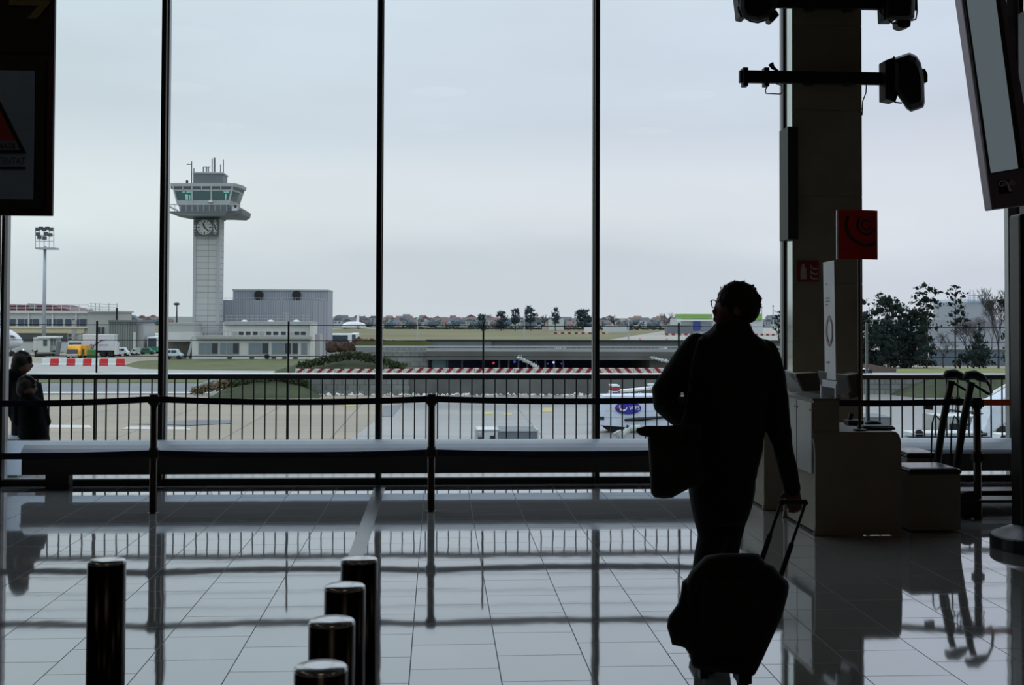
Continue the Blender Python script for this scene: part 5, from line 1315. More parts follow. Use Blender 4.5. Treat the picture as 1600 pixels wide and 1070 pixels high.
# buses
def bus(pxa, pxb, ytop, Y, label, low=(40,128,100)):
    o = thing('bus', (P((pxa+pxb)/2,545,Y).x, Y, GZ), label, 'bus')
    x0,x1 = P(pxa,540,Y).x, P(pxb,540,Y).x; zt_ = P(pxa,ytop,Y).z
    build(MB().box(x0,x1,Y,Y+11,GZ+.4,zt_), 'bus_body', M('bus_white', (214,222,222), .35), o, bevel=.15)
    build(MB().box(x0-.03,x1+.03,Y-.03,Y+11.03,GZ+.4,GZ+(zt_-GZ)*.42), 'lower_skirt', M('bus_low_%d' % low[0], low, .4), o, bevel=.1)
    build(MB().box(x0+.25,x1-.25,Y-.08,Y+.2,GZ+(zt_-GZ)*.42,zt_-.35), 'windscreen', glassv, o)
    wheels(o, [x0+.1,x1-.1-.3], Y+1.5, .5, .4)
bus(229.5, 246, 526, 282, 'green and white bus facing the terminal, in the middle of the parked buses')
bus(249, 262, 527.5, 294.5, 'green and white bus partly hidden by the first mullion')
bus(222, 232, 521, 294, 'green and white bus behind the other two, beside the shed')
bus(513, 545, 521.5, 300, 'white bus with its roof showing right of the corrugated hall', (60,64,66))
bus(547.5, 557, 520.5, 313, 'white bus behind the brown hedge, right end', (60,64,66))
o = thing('road_sign', (P(215,552,246).x, 246, GZ), 'round grey road sign on a post beside the shed', 'road sign')
build(MB().cyl(P(215.5,546.5,246), P(215.5,546.5,246)+Vector((0,.08,0)), .55, seg=24), 'sign_disc', bgrey, o); build(MB().cyl((P(215.5,550,246.1).x,246.1,GZ), P(215.5,548,246.1), .05, seg=6), 'post', tgrey, o)
# far aircraft on the field
YF = 900; o = thing('taxiing_airliner', (P(547,514,YF).x, YF, GZ), 'small white airliner crossing the far grass behind the white buses', 'aircraft')
aw = M('airliner_white', (214,216,216), .5)
secs = []
for dy, r in ((-16,.3),(-15,1.6),(-12,2.8),(-6,3.4),(10,3.4),(20,2.4),(26,.9)):
    secs.append([(P(547,509,YF).x-3+ (dy+16)*.30+r*1.15*math.cos(a), YF+dy, P(547,509.5,YF).z+r*math.sin(a)) for a in [2*PI*k/20 for k in range(20)]])
build(MB().loft(secs), 'fuselage', aw, o, smooth=True)
q = [P(556,507,YF+22), P(561,507,YF+24), P(561.5,491,YF+26), P(557.5,491,YF+25)]
build(MB().prism(q, (0,.8,0)), 'tail_fin', aw, o)
for pts in ([(514,513.3),(540,511.5),(545,512.5),(514,514.2)],[(588,512.8),(560,511),(553,512.5),(588,513.8)]):
    build(MB().prism([P(a,b_,YF+2) for a,b_ in pts], (0,3,0)), 'wing', aw, o)
for px in (536,556): build(MB().tube([P(px,514,YF-2), P(px,514,YF+2)], 1.1, 10), 'engine', tgrey, o)
build(MB().box(P(534,510,YF-15.5).x, P(560,510,YF-15.5).x, YF-2, YF+2, P(540,510.3,YF).z, P(540,508.8,YF).z), 'window_row', bgrey, o)
# ---------------------------------------------------------------- apron equipment near the terminal
def Yg(py): return 15870/(py-497.)
def cont(pxa, pya, pxb, Y, depth, label, body, hb=2.0, name='equipment_container'):
    x0,x1,_,z1 = rect(pxa, pya, pxb, 690, Y)
    o = thing(name, ((x0+x1)/2, Y, GZ), label, 'container')
    build(MB().box(x0, x1, Y, Y+depth, GZ+.12, z1), 'box_body', body, o, bevel=.03)
    for xx in (x0, x1): build(MB().box(xx-.05, xx+.05, Y-.05, Y+depth+.05, GZ, z1+.04), 'end_frame', bgrey, o)
    build(MB().box(x0-.05, x1+.05, Y-.06, Y+.02, z1-.02, z1+.06), 'top_frame', bgrey, o)
    return o, x0, x1, z1
cgm = M('container_grey', (96,106,114), .6, noise=(.6,.1)); cwh = M('container_white', (188,194,196), .6)
o, x0, x1, z1 = cont(780, 673.5, 840, 80, 3.6, 'long dark grey equipment container on the apron below the middle trees', cgm)
o, x0, x1, z1 = cont(745, 672.5, 779, 80.0, 3.0, 'white equipment box with black panels at the left end of the grey container', cwh)
build(MB().box(P(766,685,80).x, P(773,685,80).x, 79.9, 80, P(770,700,80).z, P(770,680.5,80).z), 'black_panel', ink, o)
build(MB().box(P(747,685,80).x, P(753,685,80).x, 79.9, 80, P(750,680,80).z, P(750,676,80).z), 'vent_panel', tgrey, o)
build(MB().box(P(747,685,80).x, P(753,685,80).x, 79.9, 80, P(750,690,80).z, P(750,682.5,80).z), 'black_panel', ink, o)
o, x0, x1, z1 = cont(1346, 651.5, 1392, 88, 3.5, 'dark grey equipment container on the apron beside the keyboard', cgm)
o, x0, x1, z1 = cont(1472, 651.5, 1545, 88, 3.5, 'white equipment container with a printed advertisement behind the luggage trolleys', cwh)
bd = build(MB().box(P(1483,660,88).x, P(1519,660,88).x, 87.85, 87.98, P(1500,671.5,88).z, P(1500,661.5,88).z), 'black_board', ink, o)
text_mesh('lettering', 'LE NORD', .52, tdark, o, P(1483.5,660,87.9), depth=.02, sx=.78); text_mesh('lettering', 'METAL', .36, cwh, bd, P(1501,671,87.8), depth=.02, sx=.85)
o = thing('flat_dolly', (P(1440,683,86).x, 84, GZ), 'low white baggage dolly on the apron left of the white container', 'dolly')
x0, x1 = P(1424,680,84).x, P(1543,680,84).x
build(MB().box(x0, x1, 84, 86, P(1460,681,84).z, P(1460,676,84).z), 'deck', cwh, o); build(MB().box(x0,x1,83.9,84,P(1460,678.3,84).z,P(1460,677.3,84).z), 'edge', bgrey, o)
wheels(o, [x0+.6, x1-.6], 84, .3, .2)
for q in (x0+.3, x1-.3): build(MB().box(q-.1,q+.1,84.4,85.6,GZ+.3,P(1460,680,84).z), 'support', tgrey, o)
# boarding stairs vehicle right
YP = 84; o = thing('boarding_stairs', (P(1570,690,YP).x, YP, GZ), 'white mobile boarding stairs rising to the right beside the last mullion', 'boarding stairs')
q = [P(1535,682,YP), P(1552,632,YP), P(1600,606,YP), P(1600,655,YP), P(1560,682,YP)]
build(MB().prism(q, (0,2.4,0)), 'side_panel', M('stairs_white', (196,204,214), .5), o)
hr_ = MB(); hr_.tube([P(1545,618,YP), P(1572,602,YP), P(1582,597,YP), P(1600,596,YP)], .12, 6)
for a, b_, c_ in ((1573,601,616),(1582,597,614),(1590,596,612)): hr_.tube([P(a,b_,YP), P(a,c_,YP)], .10, 6)
hr_.tube([P(1572,610,YP), P(1600,608,YP)], .10, 6)
build(hr_, 'handrail', white, o); wheels(o, [P(1566,690,YP).x, P(1590,690,YP).x], YP-.1, .45, .3)
build(MB().tube([P(1548,676,YP-.06), P(1600,640,YP-.06)], .05, 5), 'panel_seam', tgrey, o)
o = thing('beacon_cart', (P(1576,690,80).x, 80, GZ), 'small white cart with an orange beacon at the lower right beyond the railing', 'cart')
x0,x1,_,z1 = rect(1562, 678, 1592, 690, 80); build(MB().box(x0,x1,80,81.2,GZ+.3,z1), 'cart_body', white, o, bevel=.03); wheels(o,[x0+.3,x1-.3],79.95,.3,.2)
build(MB().ball(P(1578,679,80.3), (.26,.26,.26), 16, 10), 'beacon', M('beacon_orange', (236,84,40), .4), o)
# WFS truck and belt loader
YW = 88; o = thing('service_truck', (P(985,680,YW).x, YW, GZ), 'white ramp service truck with a blue oval emblem lettered WFS', 'truck')
wv = M('service_white', (196,206,220), .45)
q = [P(944,618,YW), P(1046,617,YW), P(1052,664,YW), P(1045,672,YW), P(985,668,YW), P(931,664,YW), P(938,640,YW)]
build(MB().prism(q, (0,2.3,0)), 'truck_body', wv, o, bevel=.05)
build(MB().prism([P(931,651,YW-.06),P(944,651,YW-.06),P(944,656,YW-.06),P(930,655,YW-.06)], (0,2,0)), 'bumper', ink, o)
build(MB().tube([P(976,656,YW-.1), P(1000,655,YW-.1), P(1020,653,YW-.1), P(1044,651,YW-.1)], [.10,.16,.12,.08], 6), 'dark_sill', ink, o)
wheels(o, [P(962,650,YW).x, P(1030,650,YW).x], YW+.4, .9, .3); wheels(o, [P(962,650,YW).x, P(1030,650,YW).x], YW+1.9, .9, .3)
for zz_ in (0,1): build(MB().box(P(946,650,YW).x,P(1046,650,YW).x,YW-.02,YW+.01,P(990,642.2+10*zz_-0,YW).z,P(990,641.8+10*zz_,YW).z), 'panel_seam', bgrey, o)
c = P(981.5,637.5,YW-.08)
em = build(MB().loft([[(c.x+20.5*YW/F*math.cos(a), YW-.10+dy, c.z+9.8*YW/F*math.sin(a)) for a in [2*PI*k/36 for k in range(36)]] for dy in (0,.09)]), 'emblem', M('emblem_blue', (34,36,140), .4), o)
text_mesh('lettering', 'WFS', .45, white, em, P(983,640.5,YW-.13), depth=.01, sx=.9)
build(MB().tube([P(a,b_,YW-.13) for a,b_ in ((969,632),(968,636),(970,640),(974,641.5),(978,640),(980,636))], [.02,.05,.07,.07,.05,.02], 6), 'emblem_swoosh', white, em)
build(MB().tube([P(964,637,YW-.13), P(970,637,YW-.13)], .06, 6), 'emblem_streak', M('emblem_red', (170,40,60), .5), em)
YL = 95; o = thing('belt_loader', (P(990,650,YL).x, YL, GZ), 'white belt loader boom with a red and white cab above the service truck', 'belt loader')
build(MB().prism([P(960,611,YL),P(1036,603,YL),P(1036,606.5,YL),P(960,615,YL)], (0,1.2,0)), 'boom', white, o, bevel=.02)
rw = M('loader_red', (170,50,58), .5)
tb_(956.5,604,968.5,609.5, YL-.2, 1.6, 'canopy', rw, o); tb_(956,601.8,968.8,604, YL-.3, 1.8, 'canopy_top', white, o)
tb_(955,611,969,622, YL-.25, 1.5, 'cab', white, o); tb_(966,611,969,621, YL-.32, .1, 'cab_stripe', rw, o); tb_(957,613,965,618, YL-.3, .1, 'cab_window', glassv, o)
tb_(956,620,1030,650, YL, 1.5, 'chassis', wv, o, tog=True); tb_(1014,600,1024,602.5, YL, .8, 'lamp_bar', white, o); tb_(1000,615,1003,622, YL, .8,'strut', bgrey,o)
wheels(o, [P(965,650,YL).x, P(1022,650,YL).x], YL-.1, .5, .3)
YH = 82; o = thing('tow_hitch', (P(975,690,YH).x, YH, GZ), 'pale angled tow hitch with a black knob on the apron under the emblem', 'tow bar')
hh = M('hitch_pale', (168,176,170), .5)
build(MB().tube([P(968,689,YH), P(976,677,YH), P(984,669,YH), P(1000,668,YH)], .20, 8), 'arm', hh, o); build(MB().tube([P(964,674,YH), P(968,682,YH)], [.30,.22], 8), 'joint', tgrey, o)
build(MB().tube([P(980,669,YH), P(982,664.5,YH)], [.08,.14], 8), 'knob', ink, o)
b0 = P(968,689,YH); build(MB().tube([b0, Vector((b0.x-.3,YH,GZ))], .12, 8), 'leg', hh, o)
# ================================================================ TREES AND FAR TOWN
def leafmat(name, c): return M(name, c, .9, noise=(.8,.3), spec=.1)
pine = leafmat('pine_needles', (40,50,48)); pine_far = leafmat('hazy_far_pine', (58,72,78)); bark = M('bark', (58,54,50), .95)  # the far pine colour is blued to carry distance haze
hedgem = leafmat('brown_hedge', (76,62,54)); ffar = leafmat('hazy_far_foliage', (92,104,112)); branch = M('bare_branches', (74,72,74), .95)  # bluish far foliage tone has the haze painted in
def clumps(mb, cl, dens, leaf, rng, core=.62):
    for c, r in cl:
        r = Vector(r)
        mb.ball(c, r*core, 8, 5, rot=(rng.random(),rng.random(),rng.random()*3))
        n = int(dens*(r.x*r.z+r.x*r.y+r.y*r.z))
        for k in range(n):
            v = Vector((rng.gauss(0,1),rng.gauss(0,1),rng.gauss(0,1))).normalized()*(.5+.62*rng.random())
            mb.quadleaf(c+Vector((v.x*r.x,v.y*r.y,v.z*r.z)), leaf*rng.uniform(.6,1.3), rng)
def tree(label, px, Y, ybase, blobs, mat=pine, leaf=.28, dens=9, grow_=1.0, trunk_px=1.6, group=None, seed=0, name='pine_tree', dep=.8, trunk_top=None, cat='tree'):
    """blobs: (px, py, rx_px, ry_px) clumps of needles"""
    rng = random.Random(seed+int(px)); k = Y/F
    b0 = P(px, ybase, Y); b0.z = GZ
    o = thing(name, b0, label, cat, group)
    cl = []
    for bx_, by_, rx, ry in blobs:
        rx *= grow_; ry *= grow_; cl.append((P(bx_, by_, Y)+Vector((0, rng.uniform(-1,1)*rx*k*.5, 0)), (rx*k, rx*k*dep, ry*k)))
    mb = MB(); clumps(mb, cl, dens, leaf, rng, .5)
    build(mb, 'foliage', mat, o, recalc=False)
    tt = trunk_top or min(b[1] for b in blobs)+8
    tb2 = MB().tube([b0, P(px+rng.uniform(-1,1), (ybase+tt)/2, Y), P(px, tt, Y)], [trunk_px*k, trunk_px*k*.7, trunk_px*k*.3], 8)
    for c, r in cl[::2]:
        s = P(px, min(ybase-4, 497+ (0 if False else (c.z*0))+ (ybase-497)*.2), Y)
        s = Vector((b0.x, Y, max(b0.z+1, c.z-r[2]-abs(c.x-b0.x)*.5)))
        tb2.tube([s, c], [trunk_px*k*.35, trunk_px*k*.12], 5)
    build(tb2, 'trunk', bark, o)
    return o
YT1 = 203
rg = random.Random(11)
def fill(x0, x1, ytop_f, yb, n, rx, ry, rng):
    out = []
    for k in range(n):
        x = rng.uniform(x0, x1); yt = ytop_f(x); y = rng.uniform(yt+ry*.8, yb); out.append((x, y, rx*rng.uniform(.7,1.2), ry*rng.uniform(.7,1.2)))
    return out
# dark mass left
tree('dark dense pine standing directly right of the stone pillar', 1358, 205, 574, fill(1344,1375,lambda x: 461+abs(x-1358)*.3,572,34,11,8,rg), seed=1, dens=10, grow_=1.15)
tree('dark pine with an uneven ragged crown, second from the pillar', 1387, 201, 574, fill(1370,1407,lambda x: 458+abs(x-1382)*.55,572,46,12,8,rg)+[(1379,459,3,3),(1370,462,3,3),(1402,468,3.5,3)], seed=2, dens=10, grow_=1.12)
tree('broad dark pine low in the middle of the dark trees', 1423, 204, 574, fill(1404,1446,lambda x: 480+abs(x-1420)*.12,572,54,12,8,rg)+[(1452,530,8,5),(1456,552,8,5),(1458,566,7,5),(1448,545,9,6)], seed=3, dens=10, grow_=1.12)
tree('tall umbrella pine with flat spreading crown tiers', 1448, 200, 574, [(1444,446,7,3.5),(1434,450,6,3),(1452,452,8,3.5),(1462,457,6,3),(1470,456,4,2.5),(1440,458,9,3),(1430,464,7,2.2),(1447,468,12,3.5),(1460,470,10,3),(1424,472,4,2),(1436,474,9,3),(1452,479,11,3),(1468,476,5,2.5),(1440,484,8,3),(1456,492,9,4),(1444,496,9,5),(1450,506,8,5),(1462,512,6,4),(1440,512,10,8),(1438,528,12,9),(1444,545,12,9),(1436,560,12,8)], seed=4, dens=9, grow_=1.35)
tree('second umbrella pine left of the scaffolding, with a gap in its crown', 1493, 200, 574, [(1490,447,6,3),(1484,452,4,2.5),(1496,449,5,3),(1500,455,3,2),(1480,459,6,2.5),(1492,459,8,3),(1488,466,8,3),(1505,463,5,2),(1511,458,3,2),(1498,471,8,3),(1486,475,8,3),(1502,480,7,3),(1494,487,9,4),(1506,491,8,4),(1484,492,6,4),(1498,500,10,5),(1512,500,7,4),(1490,506,8,4),(1508,510,7,4)], seed=5, dens=8, leaf=.24, grow_=1.3)
tree('conical dark conifer in front of the blue grey fence', 1530, 199, 574, [(1530,506,3,4),(1530,514,6,5),(1529,523,9,6),(1532,533,12,7),(1526,543,15,8),(1536,548,14,8),(1528,558,18,8),(1538,564,17,8),(1522,566,14,7),(1530,524,9,6),(1526,552,14,8),(1534,556,16,8),(1540,550,12,7),(1520,556,12,7)], seed=6, grow_=1.25)
tree('dark pine cut off by the last mullion', 1576, 201, 574, [(1580,455,5,5),(1574,464,8,4),(1567,471,9,4),(1578,476,9,5),(1570,484,8,4),(1580,492,8,6),(1572,500,7,4),(1578,510,8,6),(1572,524,8,6),(1580,540,8,8),(1576,558,8,8)], seed=7, grow_=1.4)
tree('low dark bush between the conifer and the last pine', 1500, 202, 574, [(1500,556,8,6),(1508,562,9,7),(1496,566,7,6)], seed=8, grow_=1.3, name='dark_bush')
tree('dark conifer beside the pillar seen just right of the man', 1216, 215, 560, [(1220,488,7,4),(1213,494,6,3),(1208,497,3,2),(1222,498,7,4),(1213,506,5,2.5),(1220,508,7,5),(1211,514,4,2),(1219,518,8,5),(1222,530,8,8),(1226,500,8,10)], seed=9, grow_=1.3)
def bare(label, px, Y, ybase, ytop, spread, seed, depth=6, name='bare_tree', r0=.16, mat=branch):
    rng = random.Random(seed); k = Y/F
    b0 = P(px, ybase, Y); b0.z = GZ; zt = P(px, ytop, Y).z; H_ = zt-b0.z
    o = thing(name, b0, label, 'tree'); mb = MB()
    def grow(p, d, L, r, dp):
        e_ = p+d*L; mid = (p+e_)/2+Vector((rng.uniform(-.05,.05),rng.uniform(-.05,.05),0))*L
        mb.tube([p, mid, e_], [max(r,.022), max(r*.85,.02), max(r*.68,.018)], 5 if dp > 2 else 3, cap=False)
        if dp == 0: return
        for q in range(3 if dp > 1 else 2):
            a = rng.uniform(0, 2*PI); s = rng.uniform(.25,.6)*spread
            nd = (d + Vector((math.cos(a)*s, math.sin(a)*s, rng.uniform(0,.12)))).normalized()
            grow(p+d*L*rng.uniform(.6,1), nd, L*rng.uniform(.62,.82), r*.62, dp-1)
    grow(b0, Vector((0,0,1)), H_*.30, r0, depth)
    build(mb, 'branches', mat, o)
bare('tall bare winter tree right of the scaffolding', 1560, 204, 574, 440, .85, 6, r0=.2, depth=7)
bare('bare winter tree between the second umbrella pine and the conifer', 1512, 206, 574, 478, 1.3, 5)
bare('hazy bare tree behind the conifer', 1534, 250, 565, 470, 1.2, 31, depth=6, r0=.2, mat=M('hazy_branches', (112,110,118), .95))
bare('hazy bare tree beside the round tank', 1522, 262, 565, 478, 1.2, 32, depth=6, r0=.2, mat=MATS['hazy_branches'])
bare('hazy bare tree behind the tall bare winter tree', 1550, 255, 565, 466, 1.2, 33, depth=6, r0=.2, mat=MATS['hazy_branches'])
bare('thin bare tree left of the conifer by the fence', 1474, 208, 574, 500, 1.3, 8, depth=5)
bare('large bare tree on the far side of the field left of the man', 1040, 700, 515, 480, 1.6, 21, depth=5, r0=.5)
bare('wide bare bushy tree right of the third mullion', 960, 800, 513, 486, 1.9, 22, depth=5, r0=.5)
bare('bare tree between the dark pines of the middle group', 850, 800, 511, 482, 1.6, 23, depth=5, r0=.5)
bare('small bare tree above the grey annex roof', 192, 420, 520, 478, 1.5, 24, depth=5, r0=.3)
tree('dense dark evergreen shrubs filling the foot of the pines beside the pillar', 1392, 207, 574, fill(1342,1450,lambda x: 522,570,70,11,8,rg), seed=12, dens=9, name='evergreen_shrubs')
# mid-distance pines
for i, (px, yt, rx, lab) in enumerate(((783,484,9,'dark far pine at the left end of the middle tree group'),(805,480,8,'round topped far pine second from left in the middle group'),(829,476,9,'tallest far pine of the middle tree group'),(868,479,6,'narrow dark far pine right of the bare tree'),(913,481,12,'spreading dark far pine just left of the third mullion'),(753,489,7,'small rounded far tree left of the middle group'))):
    Yt = 800; bl_ = []
    rr2 = random.Random(40+i)
    for k in range(20):
        y = yt+3+rr2.random()*24; s = rx*(.5+.6*min(1,(y-yt)/10)); bl_.append((px+rr2.uniform(-s*.7,s*.7), y, s*.6, 4.0))
    tree(lab, px, Yt, 514, bl_, mat=pine_far, leaf=.8, dens=1.6, seed=50+i, trunk_px=.8, name='hazy_far_pine')
# hedges
def hedge(label, x0, x1, yt0, yt1, yb, Y, mat, n, seed, leaf=.25, name='hedge'):
    rng = random.Random(seed); k = Y/F; mb = MB(); cl = []
    for i in range(n):
        t = (i+.5)/n; x = x0+(x1-x0)*t; yt = yt0+(yt1-yt0)*t+rng.uniform(-.8,.8); h_ = (yb-yt)/2
        cl.append((P(x, yt+h_, Y)+Vector((0,rng.uniform(-.5,.5),0)), ((x1-x0)/n*.9*k+.2, 1.3, h_*k)))
    clumps(mb, cl, 14, leaf, rng, .85); o = build(mb, name, mat, recalc=False); tag(o, label, 'hedge')
hedge('brown clipped hedge at the foot of the corrugated hall', 511, 558, 531, 532, 553, 215, hedgem, 9, 1)
hedge('long reddish brown hedge sloping down to the right behind the mullion', 556, 626, 526, 536, 542, 225, leafmat('red_hedge', (92,66,58)), 14, 2)
hedge('low dark scrub line on the far edge of the grass', 600, 1060, 511, 512, 514, 900, leafmat('scrub', (84,88,84)), 40, 3, leaf=.7)
# far town: distance haze is mixed into the wall and roof colours
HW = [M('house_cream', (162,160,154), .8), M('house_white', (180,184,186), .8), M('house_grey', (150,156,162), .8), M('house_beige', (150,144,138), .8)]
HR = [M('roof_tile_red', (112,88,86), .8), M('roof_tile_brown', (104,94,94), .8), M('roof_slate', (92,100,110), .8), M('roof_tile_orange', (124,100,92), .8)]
rngh = random.Random(77)
protos = {}
def house(px, yb, wpx, Y, wi, ri, grp, lab, h=None, roofh=None):
    k = Y/F; w_ = wpx*k; h = h or rngh.uniform(3.0,5.5); roofh = roofh or rngh.uniform(1.8,3.4)
    b0 = P(px, 505, Y); b0.z = yb
    o = thing('house', b0, lab, 'house', grp)
    x0, x1 = b0.x-w_/2, b0.x+w_/2; d_ = 8
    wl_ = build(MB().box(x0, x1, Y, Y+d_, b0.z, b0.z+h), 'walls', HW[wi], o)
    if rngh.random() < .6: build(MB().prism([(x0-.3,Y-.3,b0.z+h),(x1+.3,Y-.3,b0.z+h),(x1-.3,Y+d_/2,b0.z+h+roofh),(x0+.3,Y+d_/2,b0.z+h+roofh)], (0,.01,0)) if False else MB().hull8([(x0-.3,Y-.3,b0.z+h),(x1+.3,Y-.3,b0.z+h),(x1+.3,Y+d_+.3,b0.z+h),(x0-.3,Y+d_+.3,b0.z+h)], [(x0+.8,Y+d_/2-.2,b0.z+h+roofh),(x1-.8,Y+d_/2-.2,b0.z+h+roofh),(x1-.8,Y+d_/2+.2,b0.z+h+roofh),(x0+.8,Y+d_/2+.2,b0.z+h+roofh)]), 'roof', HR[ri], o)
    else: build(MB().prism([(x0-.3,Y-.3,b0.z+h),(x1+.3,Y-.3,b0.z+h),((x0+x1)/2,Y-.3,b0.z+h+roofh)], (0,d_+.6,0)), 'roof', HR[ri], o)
    for q in range(2):
        xx = x0+w_*(.25+.4*q); build(MB().box(xx, xx+w_*.14, Y-.06, Y+.05, b0.z+h*.45, b0.z+h*.75), 'window', wdark, o)
# rising ground behind the field carries the town
struct(build(MB().prism([(-900,1350,GZ-.5),(-900,1700,GZ+13),(900,1700,GZ+13),(900,1350,GZ-.5)], (0,0,-.5)) if False else MB().hull8([(-1200,1080,GZ-.4),(1200,1080,GZ-.4),(1200,1900,GZ+9),(-1200,1900,GZ+9)], [(-1200,1080,GZ-2),(1200,1080,GZ-2),(1200,1900,GZ-2),(-1200,1900,GZ-2)]), 'ground_far_slope', M('far_slope', (104,110,100), .9)))
def slope_z(Y): return GZ-.4+(Y-1080)/820*9.4
zones = [(120,262,'left of the control tower',16),(512,780,'between the corrugated hall and the middle trees',52),(782,926,'behind the middle trees',20),(932,1110,'right of the third mullion',26),(1180,1232,'right of the man',7)]
for x0, x1, where, n in zones:
    for k in range(n):
        Y = (1120,1300,1200,1550,1420)[k%5]; px = x0+(x1-x0)*(k+.5)/n+rngh.uniform(-3,3)
        ri = rngh.choice((0,0,1,1,2,3)); wi = rngh.randrange(4)
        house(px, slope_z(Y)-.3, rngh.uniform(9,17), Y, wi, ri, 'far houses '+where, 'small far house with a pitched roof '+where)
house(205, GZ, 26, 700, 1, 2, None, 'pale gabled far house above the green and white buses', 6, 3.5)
# far trees among houses
for x0, x1, where, n in zones:
    for k in range(int(n*.8)):
        Y = (1160,1260,1370,1480,1090)[k%5]; px = x0+(x1-x0)*(k+.5)/int(n*.8)+rngh.uniform(-2,2); kk = Y/F
        c = P(px, 505, Y); c.z = slope_z(Y)+rngh.uniform(1.5,3.5); r = rngh.uniform(2.5,5.5)
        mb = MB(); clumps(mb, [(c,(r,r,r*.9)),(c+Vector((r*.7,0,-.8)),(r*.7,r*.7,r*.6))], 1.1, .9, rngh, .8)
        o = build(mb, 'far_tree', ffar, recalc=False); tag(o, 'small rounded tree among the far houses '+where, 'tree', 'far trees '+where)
# far field buildings
def simple(name, pxa, pya, pxb, pyb, Y, depth, mat, label, cat, z0=None, bevel=0):
    x0,x1,z0_,z1 = rect(pxa,pya,pxb,pyb,Y)
    o = thing(name, ((x0+x1)/2, Y, GZ), label, cat)
    build(MB().box(x0,x1,Y,Y+depth,GZ,z1), 'walls', mat, o)
    return o
o = simple('green_roof_hangar', 1064, 498, 1192, 508, 640, 30, cwh, 'wide white hangar with a bright green fascia behind the man', 'building')
tb_(1066,490.5,1113,497.5, 639, 20, 'green_fascia', M('fascia_green', (122,168,84), .6), o); tb_(1160,490,1191,499.5, 639, 20, 'green_fascia', MATS['fascia_green'], o)
tb_(1084,502.5,1094.5,516.5, 638.5, .6, 'blue_door', M('door_blue', (44,64,140), .5), o); tb_(1058,499,1116,501.5, 638, 2, 'canopy', white, o)
tb_(1096,505,1112,516, 638.7, .4, 'glazed_front', wing, o); tb_(1042,507,1083,516.5, 638.7, 6, 'annex', M('annex_dark', (104,112,118), .7), o, tog=True)
simple('far_white_shed', 859, 497.5, 881, 508, 850, 12, cwh, 'plain white shed between the middle trees', 'building')
simple('far_long_shed', 945, 509, 980, 513, 720, 8, cwh, 'long low white shed on the far field edge right of the third mullion', 'building')
simple('far_white_tent', 914, 511.5, 926, 514, 690, 5, white, 'small white tent on the field edge left of the third mullion', 'tent')
o = simple('orange_tent', 848, 509.5, 856, 513, 700, 4, M('far_orange', (170,156,146), .7), 'tiny orange and white kiosk on the field edge', 'kiosk')
for x0, x1, Y, z, n, where in ((866,952,640,0,8,'on the field edge beside the third mullion'),(1040,1120,600,0,8,'in front of the green fascia hangar'),(1180,1215,600,0,4,'right of the man')):
    for k in range(n):
        a = P(x0+(x1-x0)*k/n, 515, Y).x; b_ = P(x0+(x1-x0)*(k+.86)/n, 515, Y).x
        zz0 = GZ; o = thing('field_barrier', ((a+b_)/2, Y, zz0), 'tiny red and white field barrier block '+where, 'barrier', 'field barriers '+where)
        build(MB().box(a, b_, Y, Y+.5, zz0, zz0+1.0), 'block', bwh, o); build(MB().box(a, a+(b_-a)*.5, Y-.02, Y+.52, zz0+.1, zz0+1.02), 'red_half', bred, o)
# markers on the taxiway
for px, lab in ((1000,'small red and white marker on the taxiway verge, left one'),(1042,'small red and white marker on the taxiway verge, right one')):
    c = P(px, 531.5, 300); o = build(MB().lathe([(.7,0),(.5,.5),(.15,.9),(.05,1.0)], (c.x, 300, c.z-.5), 12), 'taxiway_marker', M('marker_red', (190,90,84), .6)); tag(o, lab, 'marker')
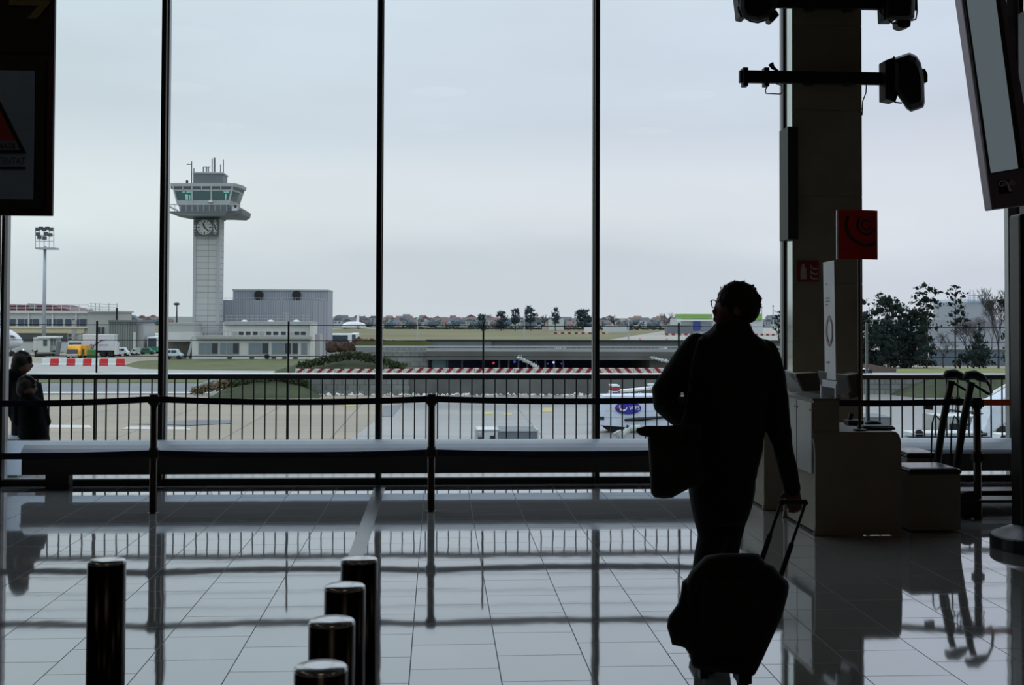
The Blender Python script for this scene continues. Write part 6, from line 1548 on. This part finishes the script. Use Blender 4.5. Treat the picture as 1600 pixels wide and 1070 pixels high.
# right background: pale hall, fence, scaffolding tank
o = simple('pale_hall', 1452, 500, 1600, 545, 300, 30, M('pale_cladding', (142,148,156), .7), 'pale grey hall behind the dark trees at right', 'building')
tb_(1452,543,1600,548, 298, 2, 'lower_canopy', tgrey, o)
o = thing('round_tank', (P(1528,540,420).x, 420, GZ), 'hazy pale round tank with thin masts above the trees at right', 'tank')
c = P(1528,500,420); build(MB().lathe([(10.5,GZ),(10.5,P(1528,472,420).z),(9,P(1528,468,420).z),(3,P(1528,466,420).z)], (c.x,432,0), 32), 'tank_body', M('tank_pale', (150,158,168), .7), o)
mb = MB()
for px, yt in ((1516,452),(1521,453),(1523,458),(1528,461),(1534,455),(1538,450),(1541,459),(1513,462),(1546,462)): mb.tube([P(px,475,421), P(px,yt,421)], .11, 4)
for y_ in (461,465,470): mb.tube([P(1512,y_,421), P(1548,y_+1,421)], .10, 4)
build(mb, 'mast_frame', M('mast_blue', (130,156,176), .6), o)
o = thing('boundary_fence', (P(1500,570,215).x, 215, GZ), 'blue grey boundary fence and sheds behind the conifer', 'fence')
tb_(1452,546.5,1600,572, 215, .3, 'fence_panel', M('fence_blue', (96,112,124), .7), o, tog=True); tb_(1452,545.5,1600,547.5, 214.8, .6, 'fence_cap', tdark, o)
mb = MB()
for k in range(26): mb.tube([P(1455+k*5.6,546,214.9), P(1452.5+k*5.6,540.5,214.9)], .06, 4)
build(mb, 'spikes', tgrey, o)
# grass in front of the trees, low wall and truck
o = build(MB().hull8([P(1402,575.5,198), P(1640,575.5,198), P(1640,584,150), P(1402,584,150)], [P(1402,575.5,198)+Vector((0,0,-1)), P(1640,575.5,198)+Vector((0,0,-1)), P(1640,584,150)+Vector((0,0,-1)), P(1402,584,150)+Vector((0,0,-1))]), 'lawn', M('lawn', (106,112,60), .9, noise=(.2,.2))); tag(o, 'strip of yellow green lawn in front of the dark trees at right', 'grass', kind='stuff')
o = thing('low_wall', (P(1370,580,188).x, 188, GZ), 'low brown concrete wall at the foot of the first dark pine', 'wall')
q = [P(1344,568,188), P(1362,569,188), P(1400,576.5,188), P(1400,584,188), P(1344,584,188)]
build(MB().prism(q, (0,.8,0)), 'wall_body', M('low_wall', (92,82,78), .85), o)
o = thing('red_white_truck', (P(1354,582,180).x, 180, P(1354,585,180).z), 'tiny white and red truck beside the pale railing post right of the pillar', 'truck')
tb_(1347,576,1357,583.5, 180, 3, 'cab', white, o); tb_(1357,578,1362,583.5, 180, 3, 'load_body', rw, o); tb_(1348,577.5,1352,580, 179.9, .2, 'window', glassv, o)
wheels(o, [P(1350,583,180).x, P(1359,583,180).x], 179.9, .4, .3, z=P(1354,585.2,180).z)
lamp_ = None
